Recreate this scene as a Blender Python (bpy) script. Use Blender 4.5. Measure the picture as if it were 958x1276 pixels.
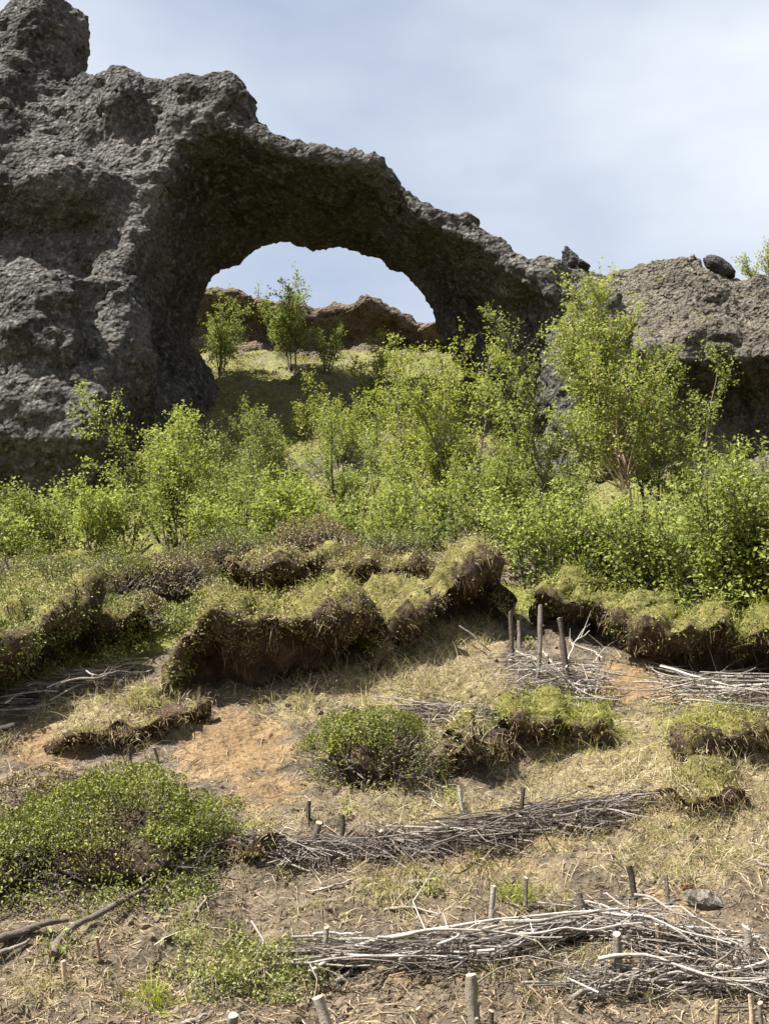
import bpy, math, random
import numpy as np
from mathutils import Vector

# ------------------------------------------------------------------ camera, sky, sun, exposure
scn = bpy.context.scene
for o in list(bpy.data.objects):
    bpy.data.objects.remove(o)
COL = scn.collection
CAMZ, PITCH, FPX = 1.6, math.radians(18.0), 1595.0      # focal length in pixels of the 958x1276 photograph
cam = bpy.data.cameras.new('camera'); camo = bpy.data.objects.new('camera', cam); COL.objects.link(camo)
camo.location = (0, 0, CAMZ); camo.rotation_euler = (math.pi/2 + PITCH, 0, 0)
cam.sensor_fit = 'VERTICAL'; cam.sensor_height = 36.0; cam.lens = 36.0*FPX/1276.0
cam.clip_start = 0.05; cam.clip_end = 5000
scn.camera = camo

SUN_EL, SUN_AZ = math.radians(57), math.radians(-118)      # azimuth clockwise from +Y: the sun stands to the left
sdir = Vector((math.sin(SUN_AZ)*math.cos(SUN_EL), math.cos(SUN_AZ)*math.cos(SUN_EL), math.sin(SUN_EL)))
w = bpy.data.worlds.new('World'); scn.world = w; w.use_nodes = True
nt = w.node_tree; N = nt.nodes; Lk = nt.links
bg = N['Background']
sky = N.new('ShaderNodeTexSky'); sky.sky_type = 'NISHITA'; sky.sun_disc = False
sky.sun_elevation = SUN_EL; sky.sun_rotation = SUN_AZ
sky.air_density = 1.0; sky.dust_density = 1.6; sky.ozone_density = 2.0
tc = N.new('ShaderNodeTexCoord'); mp = N.new('ShaderNodeMapping'); mp.inputs['Scale'].default_value = (1.0, 1.0, 2.2)
cn = N.new('ShaderNodeTexNoise'); cn.inputs['Scale'].default_value = 2.1; cn.inputs['Detail'].default_value = 5; cn.inputs['Roughness'].default_value = 0.5
mp.inputs['Location'].default_value = (1.3, 0.2, 0.4)
cr = N.new('ShaderNodeValToRGB'); cr.color_ramp.elements[0].position = 0.36; cr.color_ramp.elements[1].position = 0.68
cr.color_ramp.elements[0].color = (0.30, 0.30, 0.30, 1); cr.color_ramp.elements[1].color = (0.92, 0.92, 0.92, 1)
mx = N.new('ShaderNodeMix'); mx.data_type = 'RGBA'
Lk.new(tc.outputs['Generated'], mp.inputs['Vector']); Lk.new(mp.outputs['Vector'], cn.inputs['Vector'])
Lk.new(cn.outputs['Fac'], cr.inputs['Fac']); Lk.new(cr.outputs['Color'], mx.inputs['Factor'])
Lk.new(sky.outputs['Color'], mx.inputs['A']); mx.inputs['B'].default_value = (5.3, 5.6, 6.0, 1)
Lk.new(mx.outputs['Result'], bg.inputs['Color']); bg.inputs['Strength'].default_value = 0.052
sl = bpy.data.lights.new('sun', 'SUN'); sl.energy = 5.0; sl.angle = math.radians(0.5); sl.color = (1.0, 0.975, 0.93)
so = bpy.data.objects.new('sun', sl); COL.objects.link(so); so.location = (-20, 0, 40)
so.rotation_euler = sdir.to_track_quat('Z', 'Y').to_euler()
scn.view_settings.view_transform = 'Standard'; scn.view_settings.look = 'None'
scn.view_settings.exposure = 1.8; scn.view_settings.gamma = 1.0
scn.render.engine = 'CYCLES'

RNG = np.random.default_rng(11); random.seed(11)
CP, SP = math.cos(PITCH), math.sin(PITCH)

# ------------------------------------------------------------------ projection helpers (used for measuring the place)
def ray(px, py):
    a = np.asarray(px, float) - 479.0; b = 638.0 - np.asarray(py, float)
    return np.stack(np.broadcast_arrays(a, FPX*CP - b*SP, FPX*SP + b*CP), -1)
def P(px, py, Y):
    d = ray(px, py); t = np.asarray(Y, float)/d[..., 1]
    return d*t[..., None] + np.array([0, 0, CAMZ])
def proj(V):
    x, y, z = V[..., 0], V[..., 1], V[..., 2]-CAMZ
    f = np.maximum(y*CP + z*SP, 0.05); u = -y*SP + z*CP
    return 479 + FPX*x/f, 638 - FPX*u/f

# ------------------------------------------------------------------ noise
_r = np.random.default_rng(5)
PERM = np.concatenate([_r.permutation(256)]*3)
G3 = _r.normal(size=(256, 3)); G3 /= np.linalg.norm(G3, axis=1)[:, None]
def pn(x, y, z=0.0):
    x, y, z = np.broadcast_arrays(np.asarray(x, float), np.asarray(y, float), np.asarray(z, float))
    xi, yi, zi = np.floor(x).astype(np.int64), np.floor(y).astype(np.int64), np.floor(z).astype(np.int64)
    fx, fy, fz = x-xi, y-yi, z-zi
    xi &= 255; yi &= 255; zi &= 255
    u, v, w_ = [t*t*t*(t*(t*6-15)+10) for t in (fx, fy, fz)]
    out = 0
    for dx in (0, 1):
        a = PERM[xi+dx]
        wx = u if dx else 1-u
        for dy in (0, 1):
            b = PERM[a+yi+dy]
            wy = v if dy else 1-v
            for dz in (0, 1):
                g = G3[PERM[b+zi+dz]]
                out = out + wx*wy*(w_ if dz else 1-w_)*(g[..., 0]*(fx-dx)+g[..., 1]*(fy-dy)+g[..., 2]*(fz-dz))
    return out*1.6
def fbm(x, y, z=0.0, o=4, g=0.5):
    s, a, k = 0, 1, 1
    for i in range(o):
        s = s + a*pn(x*k+17.3*i, y*k-9.1*i, z*k+3.7*i); a *= g; k *= 2.03
    return s
def sstep(a, b, x):
    t = np.clip((x-a)/(b-a), 0, 1); return t*t*(3-2*t)
def unit(v):
    return v/np.maximum(np.linalg.norm(v, axis=-1, keepdims=True), 1e-9)
def inpoly(px, py, poly):
    r = np.zeros(np.shape(px), bool); n = len(poly)
    for i in range(n):
        x0, y0 = poly[i]; x1, y1 = poly[(i+1) % n]
        if y0 == y1: continue
        c = ((y0 > py) != (y1 > py)) & (px < (x1-x0)*(py-y0)/(y1-y0)+x0)
        r ^= c
    return r
def resample(p, n):
    p = np.asarray(p, float); s = np.r_[0, np.cumsum(np.linalg.norm(np.diff(p, axis=0), axis=1))]
    t = np.linspace(0, s[-1], n); return np.stack([np.interp(t, s, p[:, k]) for k in range(p.shape[1])], 1)
def smooth(p, it=2):
    for _ in range(it):
        q = p.copy(); q[1:-1] = 0.25*p[:-2]+0.5*p[1:-1]+0.25*p[2:]; p = q
    return p

# ------------------------------------------------------------------ mesh and object helpers
def mk(name, V, F, mat, parent=None, base=None, attrs=None, smooth_=False, label=None, cat=None, group=None, kind=None):
    V = np.asarray(V, float)
    Fs = F if isinstance(F, (list, tuple)) else [F]
    Fs = [np.asarray(f, np.int64) for f in Fs if len(f)]
    me = bpy.data.meshes.new(name)
    off = np.zeros(3)
    if parent is not None: off = np.array(parent.location) if parent.parent is None else np.array(parent.location)+np.array(parent.parent.location)
    elif base is not None: off = np.asarray(base, float)
    me.vertices.add(len(V)); me.vertices.foreach_set('co', (V-off).astype(np.float32).ravel())
    loops = np.concatenate([f.ravel() for f in Fs]); tot = np.concatenate([np.full(len(f), f.shape[1]) for f in Fs])
    st = np.r_[0, np.cumsum(tot)[:-1]]
    me.loops.add(len(loops)); me.loops.foreach_set('vertex_index', loops.astype(np.int32))
    me.polygons.add(len(tot)); me.polygons.foreach_set('loop_start', st.astype(np.int32))
    try: me.polygons.foreach_set('loop_total', tot.astype(np.int32))
    except Exception: pass
    me.polygons.foreach_set('use_smooth', np.full(len(tot), bool(smooth_)))
    for k, a in (attrs or {}).items():
        at = me.attributes.new(k, 'FLOAT', 'POINT'); at.data.foreach_set('value', np.asarray(a, np.float32))
    me.update(calc_edges=True)
    me.materials.append(MAT[mat])
    o = bpy.data.objects.new(name, me); COL.objects.link(o)
    if parent is not None: o.parent = parent
    elif base is not None: o.location = tuple(float(c) for c in off)
    return tag(o, label, cat, group, kind)
def tag(o, label=None, cat=None, group=None, kind=None):
    if label: o['label'] = label
    if cat: o['category'] = cat
    if group: o['group'] = group
    if kind: o['kind'] = kind
    return o
def empty(name, loc, label, cat, group=None):
    o = bpy.data.objects.new(name, None); COL.objects.link(o); o.location = tuple(float(c) for c in loc); o.empty_display_size = 0.1
    return tag(o, label, cat, group)

class Geo:
    def __init__(s): s.V, s.F3, s.F4, s.A, s.n = [], [], [], [], 0
    def add(s, V, F, a=None):
        V = np.asarray(V); F = np.asarray(F)
        (s.F3 if F.shape[1] == 3 else s.F4).append(F+s.n); s.V.append(V); s.n += len(V)
        s.A.append(np.full(len(V), 0.5) if a is None else np.broadcast_to(a, (len(V),)))
    def tube(s, pts, r, k=5, cap=True, a=None):
        pts = np.asarray(pts, float); n = len(pts); r = np.broadcast_to(r, (n,))
        t = unit(np.gradient(pts, axis=0)); ref = np.array([0.31, 0.52, 0.79]) if abs(t[:, 2]).mean() < 0.8 else np.array([1.0, 0.1, 0])
        e1 = unit(np.cross(t, ref)); e2 = np.cross(t, e1)
        th = np.arange(k)*2*math.pi/k
        V = pts[:, None] + r[:, None, None]*(np.cos(th)[None, :, None]*e1[:, None]+np.sin(th)[None, :, None]*e2[:, None])
        i = np.arange(n-1)[:, None]*k; j = np.arange(k)[None]; j2 = (j+1) % k
        F = np.stack([i+j, i+j2, i+k+j2, i+k+j], -1).reshape(-1, 4)
        s.add(V.reshape(-1, 3), F, a)
        if cap:
            s.add(np.r_[V[0], V[-1], pts[:1], pts[-1:]], np.r_[[[2*k, (q+1) % k, q] for q in range(k)], [[2*k+1, k+q, k+(q+1) % k] for q in range(k)]], a)
    def out(s):
        F = []
        if s.F3: F.append(np.concatenate(s.F3))
        if s.F4: F.append(np.concatenate(s.F4))
        return np.concatenate(s.V), F, np.concatenate(s.A)
    def mk(s, name, mat, **kw):
        V, F, A = s.out(); return mk(name, V, F, mat, attrs={'rnd': A}, **kw)

def leaves(C, D, U, size, aspect=0.62, fold=0.25, rnd=None):
    """diamond leaves: C centres, D length axis, U approx up normal"""
    n = len(C); D = unit(D); W = unit(np.cross(D, U)); Nn = np.cross(W, D); s = np.broadcast_to(size, (n,))[:, None]
    V = np.stack([C-D*s*0.5, C+W*s*0.5*aspect-D*s*0.06+Nn*s*fold*0.4, C+D*s*0.5, C-W*s*0.5*aspect-D*s*0.06+Nn*s*fold*0.4], 1).reshape(-1, 3)
    b = np.arange(n)[:, None]*4
    F = np.concatenate([b+np.array([[0, 1, 2]]), b+np.array([[0, 2, 3]])])
    a = np.repeat(RNG.random(n) if rnd is None else rnd, 4)
    return V, F, a
def blades(R, D, Lh, Wd, droop, bend=None, seg=3, rnd=None):
    """grass blades: roots R, start direction D, length Lh, width Wd; droop bends along 'bend'"""
    n = len(R); D = unit(D); Lh = np.broadcast_to(Lh, (n,))[:, None]; Wd = np.broadcast_to(Wd, (n,))[:, None]; droop = np.broadcast_to(droop, (n,))[:, None]
    bend = np.array([0, -0.45, -1.0]) if bend is None else bend
    side = unit(np.cross(D, RNG.normal(size=(n, 3))))
    rows, p, d = [], R.copy(), D.copy()
    for i in range(seg+1):
        t = i/seg; wv = Wd*(1-0.85*t)*0.5
        rows += [p-side*wv, p+side*wv]
        d = unit(d + bend*droop*(2.0/seg)); p = p + d*Lh/seg
    V = np.stack(rows, 1).reshape(-1, 3); k = 2*(seg+1); b = np.arange(n)[:, None]*k
    F = np.concatenate([b+np.array([[2*i, 2*i+1, 2*i+3, 2*i+2]]) for i in range(seg)])
    return V, F, np.repeat(RNG.random(n) if rnd is None else rnd, k)

# ------------------------------------------------------------------ materials
MAT = {}
def S(h):                                   # sRGB 0-255 -> linear
    return tuple(((c/255)/12.92 if c/255 <= .04045 else ((c/255+.055)/1.055)**2.4) for c in h)+(1,)
def nmat(name):
    m = bpy.data.materials.new(name); m.use_nodes = True; MAT[name] = m
    t = m.node_tree; b = t.nodes['Principled BSDF']; b.inputs['Roughness'].default_value = 0.9
    b.inputs['Specular IOR Level'].default_value = 0.2
    return m, t, b
def noise(t, scale, detail=4, rough=0.55, kind='Noise', vec=None):
    if kind == 'Noise':
        n = t.nodes.new('ShaderNodeTexNoise'); n.inputs['Detail'].default_value = detail; n.inputs['Roughness'].default_value = rough; out = n.outputs['Fac']
    else:
        n = t.nodes.new('ShaderNodeTexVoronoi'); out = n.outputs['Distance']
    n.inputs['Scale'].default_value = scale
    if vec is None:
        g = t.nodes.get('GEO') or t.nodes.new('ShaderNodeNewGeometry'); g.name = 'GEO'; vec = g.outputs['Position']
    t.links.new(vec, n.inputs['Vector'])
    return out
def ramp(t, fac, stops):
    r = t.nodes.new('ShaderNodeValToRGB'); e = r.color_ramp.elements
    while len(e) < len(stops): e.new(0.5)
    for q, (p_, c) in zip(e, stops): q.position = p_; q.color = c
    t.links.new(fac, r.inputs['Fac']); return r.outputs['Color']
def mix(t, fac, a, b, mode='MIX'):
    m = t.nodes.new('ShaderNodeMix'); m.data_type = 'RGBA'; m.blend_type = mode
    for k, v in (('Factor', fac), ('A', a), ('B', b)):
        if isinstance(v, (int, float, tuple)): m.inputs[k].default_value = v
        else: t.links.new(v, m.inputs[k])
    return m.outputs['Result']
def attr(t, name):
    a = t.nodes.new('ShaderNodeAttribute'); a.attribute_name = name; return a.outputs['Fac']
def math_(t, op, a, b=0.0):
    m = t.nodes.new('ShaderNodeMath'); m.operation = op
    for i, v in enumerate((a, b)):
        if isinstance(v, (int, float)): m.inputs[i].default_value = v
        else: t.links.new(v, m.inputs[i])
    return m.outputs[0]
def bump(t, b, hs, strength=1.0):
    """hs: list of (height socket, distance in metres)"""
    prev = None
    for h, d in hs:
        n = t.nodes.new('ShaderNodeBump'); n.inputs['Distance'].default_value = d; n.inputs['Strength'].default_value = strength
        t.links.new(h, n.inputs['Height'])
        if prev is not None: t.links.new(prev, n.inputs['Normal'])
        prev = n.outputs['Normal']
    t.links.new(prev, b.inputs['Normal'])

def rock_mat(name, cols, pale, moss=0.25, sc=1.0, dark=0.45, stain=0.3):
    m, t, b = nmat(name)
    c = ramp(t, noise(t, 0.9*sc, 6, 0.62), [(0.30, S(cols[0])), (0.5, S(cols[1])), (0.72, S(cols[2]))])
    sp = ramp(t, noise(t, 9*sc, 5, 0.7), [(0.50, (0, 0, 0, 1)), (0.68, (1, 1, 1, 1))])
    c = mix(t, math_(t, 'MULTIPLY', sp, 0.65), c, S(pale))
    st = ramp(t, noise(t, 0.55*sc, 5, 0.65), [(0.36, (1, 1, 1, 1)), (0.56, (0, 0, 0, 1))])
    c = mix(t, math_(t, 'MULTIPLY', st, stain), c, S((52, 49, 46)))
    dk = ramp(t, noise(t, 22*sc, 3, 0.6), [(0.30, (1, 1, 1, 1)), (0.46, (0, 0, 0, 1))])
    c = mix(t, math_(t, 'MULTIPLY', dk, dark), c, S((38, 36, 35)))
    g = t.nodes['GEO']; sx = t.nodes.new('ShaderNodeSeparateXYZ'); t.links.new(g.outputs['Normal'], sx.inputs[0])
    up = ramp(t, math_(t, 'ADD', sx.outputs['Z'], math_(t, 'MULTIPLY', math_(t, 'SUBTRACT', noise(t, 2.2, 5, 0.65), 0.5), 1.7)), [(0.70, (0, 0, 0, 1)), (0.95, (1, 1, 1, 1))])
    c = mix(t, math_(t, 'MULTIPLY', up, moss), c, S((112, 106, 62)))
    t.links.new(c, b.inputs['Base Color']); b.inputs['Roughness'].default_value = 0.95; b.inputs['Specular IOR Level'].default_value = 0.12
    bump(t, b, [(noise(t, 5*sc, 6, 0.7), 0.10), (noise(t, 19*sc, 4, 0.75), 0.11), (noise(t, 14*sc, kind='Voronoi'), 0.09)])
    return m
rock_mat('rock_grey', ((58, 56, 52), (86, 83, 78), (112, 107, 101)), (162, 158, 151), 0.05, 1.0, 0.45, 0.15)
rock_mat('rock_brown', ((70, 65, 57), (102, 95, 84), (126, 118, 104)), (152, 145, 133), 0.8, 1.0, 0.35, 0.12)
rock_mat('rock_ledge', ((76, 66, 56), (116, 101, 84), (134, 117, 97)), (140, 126, 108), 0.1)
rock_mat('rock_dark', ((56, 54, 52), (78, 75, 72), (100, 96, 91)), (128, 124, 118), 0.0, 2.0, 0.3, 0.1)
rock_mat('stone_pale', ((110, 102, 92), (140, 132, 120), (160, 150, 136)), (176, 170, 160), 0.0, 1.6, 0.1)
rock_mat('stone_rust', ((120, 92, 62), (150, 118, 80), (172, 140, 98)), (184, 160, 122), 0.0, 1.6, 0.1)

def ground_mat():
    m, t, b = nmat('ground_soil')
    soil = ramp(t, noise(t, 7, 6, 0.68), [(0.28, S((60, 53, 44))), (0.5, S((96, 85, 69))), (0.74, S((130, 116, 94)))])
    orange = ramp(t, noise(t, 5, 6, 0.65), [(0.28, S((94, 77, 55))), (0.55, S((130, 106, 75))), (0.78, S((154, 131, 98)))])
    straw = ramp(t, noise(t, 16, 5, 0.7), [(0.3, S((88, 76, 56))), (0.55, S((134, 120, 88))), (0.75, S((164, 150, 116)))])
    green = ramp(t, noise(t, 9, 6, 0.7), [(0.3, S((62, 60, 30))), (0.52, S((108, 108, 48))), (0.75, S((146, 142, 70)))])
    n1 = math_(t, 'MULTIPLY', math_(t, 'SUBTRACT', noise(t, 5, 7, 0.78), 0.5), 2.2)
    def edge(a): return ramp(t, math_(t, 'ADD', attr(t, a), n1), [(0.35, (0, 0, 0, 1)), (0.65, (1, 1, 1, 1))])
    c = mix(t, edge('orange'), soil, orange); c = mix(t, edge('straw'), c, straw); c = mix(t, edge('green'), c, green)
    rk = ramp(t, noise(t, 2.2, 6, 0.65), [(0.3, S((58, 54, 50))), (0.55, S((104, 96, 86))), (0.75, S((136, 128, 116)))])
    c = mix(t, edge('rocky'), c, rk)
    t.links.new(c, b.inputs['Base Color'])
    bump(t, b, [(noise(t, 14, 6, 0.7), 0.05), (noise(t, 45, 4, 0.7), 0.02), (noise(t, 30, kind='Voronoi'), 0.012)])
ground_mat()
def bank_mat():
    m, t, b = nmat('turf_soil')
    soil = ramp(t, noise(t, 9, 6, 0.7), [(0.28, S((44, 34, 28))), (0.52, S((78, 62, 50))), (0.76, S((118, 98, 78)))])
    top = ramp(t, noise(t, 11, 6, 0.7), [(0.3, S((70, 64, 34))), (0.55, S((116, 110, 58))), (0.76, S((158, 146, 92)))])
    f = ramp(t, math_(t, 'ADD', attr(t, 'rnd'), math_(t, 'MULTIPLY', math_(t, 'SUBTRACT', noise(t, 14, 5, 0.7), 0.5), 0.9)), [(0.48, (0, 0, 0, 1)), (0.62, (1, 1, 1, 1))])
    t.links.new(mix(t, f, soil, top), b.inputs['Base Color'])
    bump(t, b, [(noise(t, 12, 6, 0.72), 0.07), (noise(t, 40, 4, 0.7), 0.025)])
bank_mat()
def leaf_mat(name, stops, trans=0.42, gloss=0.15, nscale=3.0):
    m, t, b = nmat(name)
    v = math_(t, 'ADD', math_(t, 'MULTIPLY', attr(t, 'rnd'), 0.5), math_(t, 'MULTIPLY', noise(t, nscale, 3, 0.6), 0.5))
    c = ramp(t, v, [(p_, S(q)) for p_, q in stops])
    t.links.new(c, b.inputs['Base Color']); b.inputs['Roughness'].default_value = 0.55; b.inputs['Specular IOR Level'].default_value = gloss
    if trans > 0:
        tr = t.nodes.new('ShaderNodeBsdfTranslucent'); ms = t.nodes.new('ShaderNodeMixShader'); ms.inputs[0].default_value = trans
        t.links.new(mix(t, 1.0, c, (1.0, 0.96, 0.72, 1), 'MULTIPLY'), tr.inputs['Color'])
        t.links.new(b.outputs[0], ms.inputs[1]); t.links.new(tr.outputs[0], ms.inputs[2])
        t.links.new(ms.outputs[0], t.nodes['Material Output'].inputs['Surface'])
    return m
leaf_mat('leaf_lime', [(0.1, (109, 118, 52)), (0.45, (131, 141, 67)), (0.7, (147, 155, 78)), (0.95, (167, 172, 94))])
leaf_mat('leaf_green', [(0.1, (94, 105, 48)), (0.45, (116, 126, 61)), (0.7, (133, 144, 72)), (0.95, (158, 165, 87))])
leaf_mat('leaf_deep', [(0.1, (78, 89, 44)), (0.45, (100, 110, 55)), (0.7, (119, 128, 66)), (0.95, (147, 154, 82))])
leaf_mat('leaf_olive', [(0.1, (112, 118, 50)), (0.45, (132, 140, 63)), (0.7, (147, 153, 73)), (0.95, (163, 163, 90))])
leaf_mat('shrub_leaf', [(0.15, (62, 64, 32)), (0.4, (94, 98, 46)), (0.65, (118, 122, 58)), (0.85, (142, 138, 78)), (0.97, (160, 146, 104))], 0.25, 0.4)
leaf_mat('shrub_leaf_dark', [(0.15, (56, 58, 26)), (0.4, (88, 94, 38)), (0.65, (118, 122, 48)), (0.85, (142, 138, 64)), (0.97, (160, 158, 110))], 0.25, 0.25)
leaf_mat('shrub_leaf_brown', [(0.15, (70, 58, 42)), (0.4, (104, 92, 58)), (0.65, (126, 116, 72)), (0.85, (148, 132, 90)), (0.97, (168, 152, 118))], 0.2, 0.3)
leaf_mat('moss_leaf', [(0.15, (88, 84, 42)), (0.45, (118, 114, 58)), (0.7, (136, 132, 70)), (0.95, (158, 148, 92))], 0.2, 0.1)
leaf_mat('willow_leaf', [(0.15, (120, 136, 96)), (0.5, (152, 166, 124)), (0.95, (182, 192, 156))], 0.25, 0.4)
leaf_mat('grass_straw', [(0.1, (116, 104, 78)), (0.4, (156, 144, 112)), (0.7, (184, 173, 142)), (0.95, (206, 197, 172))], 0.25, 0.2, 1.5)
leaf_mat('grass_green', [(0.1, (104, 112, 42)), (0.4, (140, 146, 62)), (0.7, (164, 166, 84)), (0.95, (188, 182, 112))], 0.35, 0.2, 1.5)
leaf_mat('litter', [(0.1, (66, 54, 44)), (0.4, (108, 92, 74)), (0.7, (144, 126, 100)), (0.95, (180, 166, 140))], 0.0, 0.1, 1.5)
leaf_mat('clod_soil', [(0.1, (56, 49, 40)), (0.5, (88, 77, 62)), (0.95, (122, 108, 88))], 0.0, 0.05)
leaf_mat('root', [(0.1, (62, 48, 38)), (0.5, (100, 80, 62)), (0.95, (140, 120, 96))], 0.0, 0.1)
def wood_mat(name, a, bcol, c_, stretch=(30, 30, 30)):
    m, t, b = nmat(name)
    v = math_(t, 'ADD', math_(t, 'MULTIPLY', attr(t, 'rnd'), 0.55), math_(t, 'MULTIPLY', noise(t, 26, 5, 0.7), 0.5))
    t.links.new(ramp(t, v, [(0.18, S(a)), (0.5, S(bcol)), (0.85, S(c_))]), b.inputs['Base Color']); b.inputs['Roughness'].default_value = 0.8
    bump(t, b, [(noise(t, 60, 5, 0.7), 0.012), (noise(t, 160, 3, 0.7), 0.004)])
wood_mat('branch_grey', (74, 66, 58), (118, 108, 98), (168, 160, 149))
wood_mat('branch_pale', (102, 93, 83), (152, 143, 131), (194, 187, 176))
wood_mat('branch_dark', (56, 49, 44), (98, 88, 80), (146, 136, 128))
wood_mat('stake_pale', (96, 88, 76), (140, 130, 115), (176, 167, 152))
wood_mat('stake_tan', (110, 92, 70), (152, 130, 102), (184, 164, 136))
wood_mat('stake_dark', (52, 44, 38), (84, 74, 66), (122, 110, 100))
wood_mat('cut_wood', (138, 124, 102), (170, 158, 136), (196, 186, 168))
wood_mat('bark_birch', (112, 92, 74), (160, 136, 112), (198, 178, 156))
wood_mat('bark_dark', (52, 44, 38), (84, 74, 64), (120, 106, 92))

# ------------------------------------------------------------------ the hillside
PROF = [(1276, 5.2), (1000, 7.0), (800, 9.2), (702, 11.0), (703, 12.4), (694, 14.0), (655, 16.5), (602, 18.0), (548, 19.5), (468, 22.6), (455, 24.0), (440, 27.0)]
py_, pY_ = [(-400.), (-60.), (-12.), 0.], [-60., -14., -2.4, 0.]
ys = np.array([-400, -60, -12, 0, 3.0]+[q[1] for q in PROF]+[30, 36, 60, 140, 420, 3000.])
zs = np.array([-60, -14, -2.2, 0, 0.62]+[float(P(479, a, Y)[2]) for a, Y in PROF]+[14.6, 14.9, 15.5, 17, 10, -40.])
_yy = np.arange(-60, 140, 0.05); _zz = np.interp(_yy, ys, zs); _k = np.exp(-0.5*(np.arange(-20, 21)/7.0)**2); _k /= _k.sum()
_zz = np.convolve(np.pad(_zz, 20, 'edge'), _k, 'valid')
def Hbase(x, y):
    z = np.where((y > -58) & (y < 138), np.interp(y, _yy, _zz), np.interp(y, ys, zs))
    near = np.exp(-((np.abs(x)/60)**4))
    return np.where(z > 0, z*(0.35+0.65*near), z)
def Hmid(x, y):
    amp = sstep(2.5, 5.0, y)*(1-0.5*sstep(12, 14, y))
    cap = 8.0+0.12*(y-18); wc = sstep(1.7, 3.0, x)*sstep(17, 18.5, y)*(1-sstep(27.5, 29, y))*(1-sstep(11, 14, x))
    z0 = Hbase(x, y); z0 = z0*(1-wc)+np.minimum(z0, cap)*wc
    z = z0 + 0.10*pn(x*0.55+3, y*0.55+8) + 0.9*sstep(40, 200, np.hypot(x, y))*pn(x*0.03, y*0.03)*4
    z = z + amp*(0.055*fbm(x*1.5, y*1.5, 2.2, 2) )
    return z
class Hit:
    f = staticmethod(Hmid)
def hit(px, py, h=0.0, f=None, lo=3.0, hi=32.0):
    f = f or Hit.f
    d = ray(px, py); d = d/d[..., 1:2]
    shp = d.shape[:-1]; d = d.reshape(-1, 3)
    Ys = np.arange(lo, hi, 0.03)
    res = np.zeros((len(d), 3))
    for i in range(len(d)):
        x = d[i, 0]*Ys; z = CAMZ + d[i, 2]*Ys
        g = f(x, Ys)+h-z
        k = np.argmax(g > 0) if (g > 0).any() else len(Ys)-1
        k = max(k, 1); t = g[k-1]/(g[k-1]-g[k]) if g[k] != g[k-1] else 0
        Y = Ys[k-1]+np.clip(t, 0, 1)*0.03
        res[i] = (d[i, 0]*Y, Y, CAMZ+d[i, 2]*Y)
    return res.reshape(shp+(3,))

# mounds and hollows measured on the photograph: px, py, radius across, radius along, height
BUMPS = [(150, 905, .35, .22, .10), (520, 835, .5, .3, .06), (600, 935, .22, .2, .16), (860, 925, .3, .2, .15), (900, 925, .25, .2, .10), (700, 925, .4, .22, .10),
         (860, 985, .25, .25, .16), (800, 960, .3, .2, .08), (330, 1070, .16, .12, .09), (620, 1030, .5, .12, -.04), (330, 960, .5, .4, -.06), (640, 960, .25, .18, -.12),
         (60, 925, .35, .2, -.10), (560, 1200, .25, .12, .05), (590, 1230, .2, .1, -.05), (200, 1210, .4, .15, .06), (450, 1110, .2, .12, .06), (700, 1160, .6, .12, -.04),
         (760, 880, .5, .2, -.06), (350, 880, .5, .15, -.05), (380, 745, .5, .2, -.10), (940, 985, .3, .2, .08), (760, 1090, .4, .15, .05), (915, 1110, .2, .12, .05), (850, 1225, .3, .1, -.05)]
BW = hit([b_[0] for b_ in BUMPS], [b_[1] for b_ in BUMPS])
def H(x, y):
    z = Hmid(x, y)
    for (a, b_, rx, ry, h), c in zip(BUMPS, BW):
        z = z + h*np.exp(-((x-c[0])/rx)**2-((y-c[1])/ry)**2)
    amp = sstep(2.5, 5.0, y)*(1-0.6*sstep(12, 15, y))
    n = fbm(x*4.2, y*4.2, 0.7, 3, 0.55); n2 = fbm(x*13, y*13, 1.9, 2, 0.6)
    hm = sstep(9.0, 10.2, y)*(1-sstep(14, 17, y)); z = z + hm*(0.20*np.abs(pn(x*1.3+3, y*1.3, 5.5))+0.08*pn(x*3.1, y*3.1, 6.5))
    return z + amp*(0.042*n + 0.020*np.abs(n2) + 0.035*np.maximum(0, n-0.25)) + sstep(13, 18, y)*0.15*fbm(x*1.5, y*1.5, 4.4, 4, 0.6)
def grid1(a, b, d, g0, g1, far0, far1):
    c = list(np.arange(a, b, d)); s = d
    while c[-1] < far1: s *= g1; c.append(c[-1]+s)
    s = d; pre = []; q = a
    while q > far0: s *= g0; q -= s; pre.append(q)
    return np.array(pre[::-1]+c)
gx = grid1(-4.1, 4.1, 0.034, 1.09, 1.09, -900, 900)
gy = np.concatenate([grid1(4.4, 11.6, 0.034, 1.14, 1.06, -300, 13.2), np.arange(13.4, 30, 0.14)])
gy = np.concatenate([gy, 30+np.cumsum(0.1*1.12**np.arange(1, 75))]); gy = gy[gy < 2500]
X, Y_ = np.meshgrid(gx, gy, indexing='ij'); Z = H(X, Y_)
GV = np.stack([X, Y_, Z], -1)
def Hg(x, y):                                   # bilinear look-up in the finished sheet
    x = np.asarray(x, float); y = np.asarray(y, float)
    i = np.clip(np.searchsorted(gx, x)-1, 0, len(gx)-2); j = np.clip(np.searchsorted(gy, y)-1, 0, len(gy)-2)
    u = (x-gx[i])/(gx[i+1]-gx[i]); v = (y-gy[j])/(gy[j+1]-gy[j])
    return Z[i, j]*(1-u)*(1-v)+Z[i+1, j]*u*(1-v)+Z[i, j+1]*(1-u)*v+Z[i+1, j+1]*u*v
Hit.f = staticmethod(Hg)
def gnormal(x, y, e=0.05):
    return unit(np.stack([-(Hg(x+e, y)-Hg(x-e, y))/(2*e), -(Hg(x, y+e)-Hg(x, y-e))/(2*e), np.ones_like(x)], -1))

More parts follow.
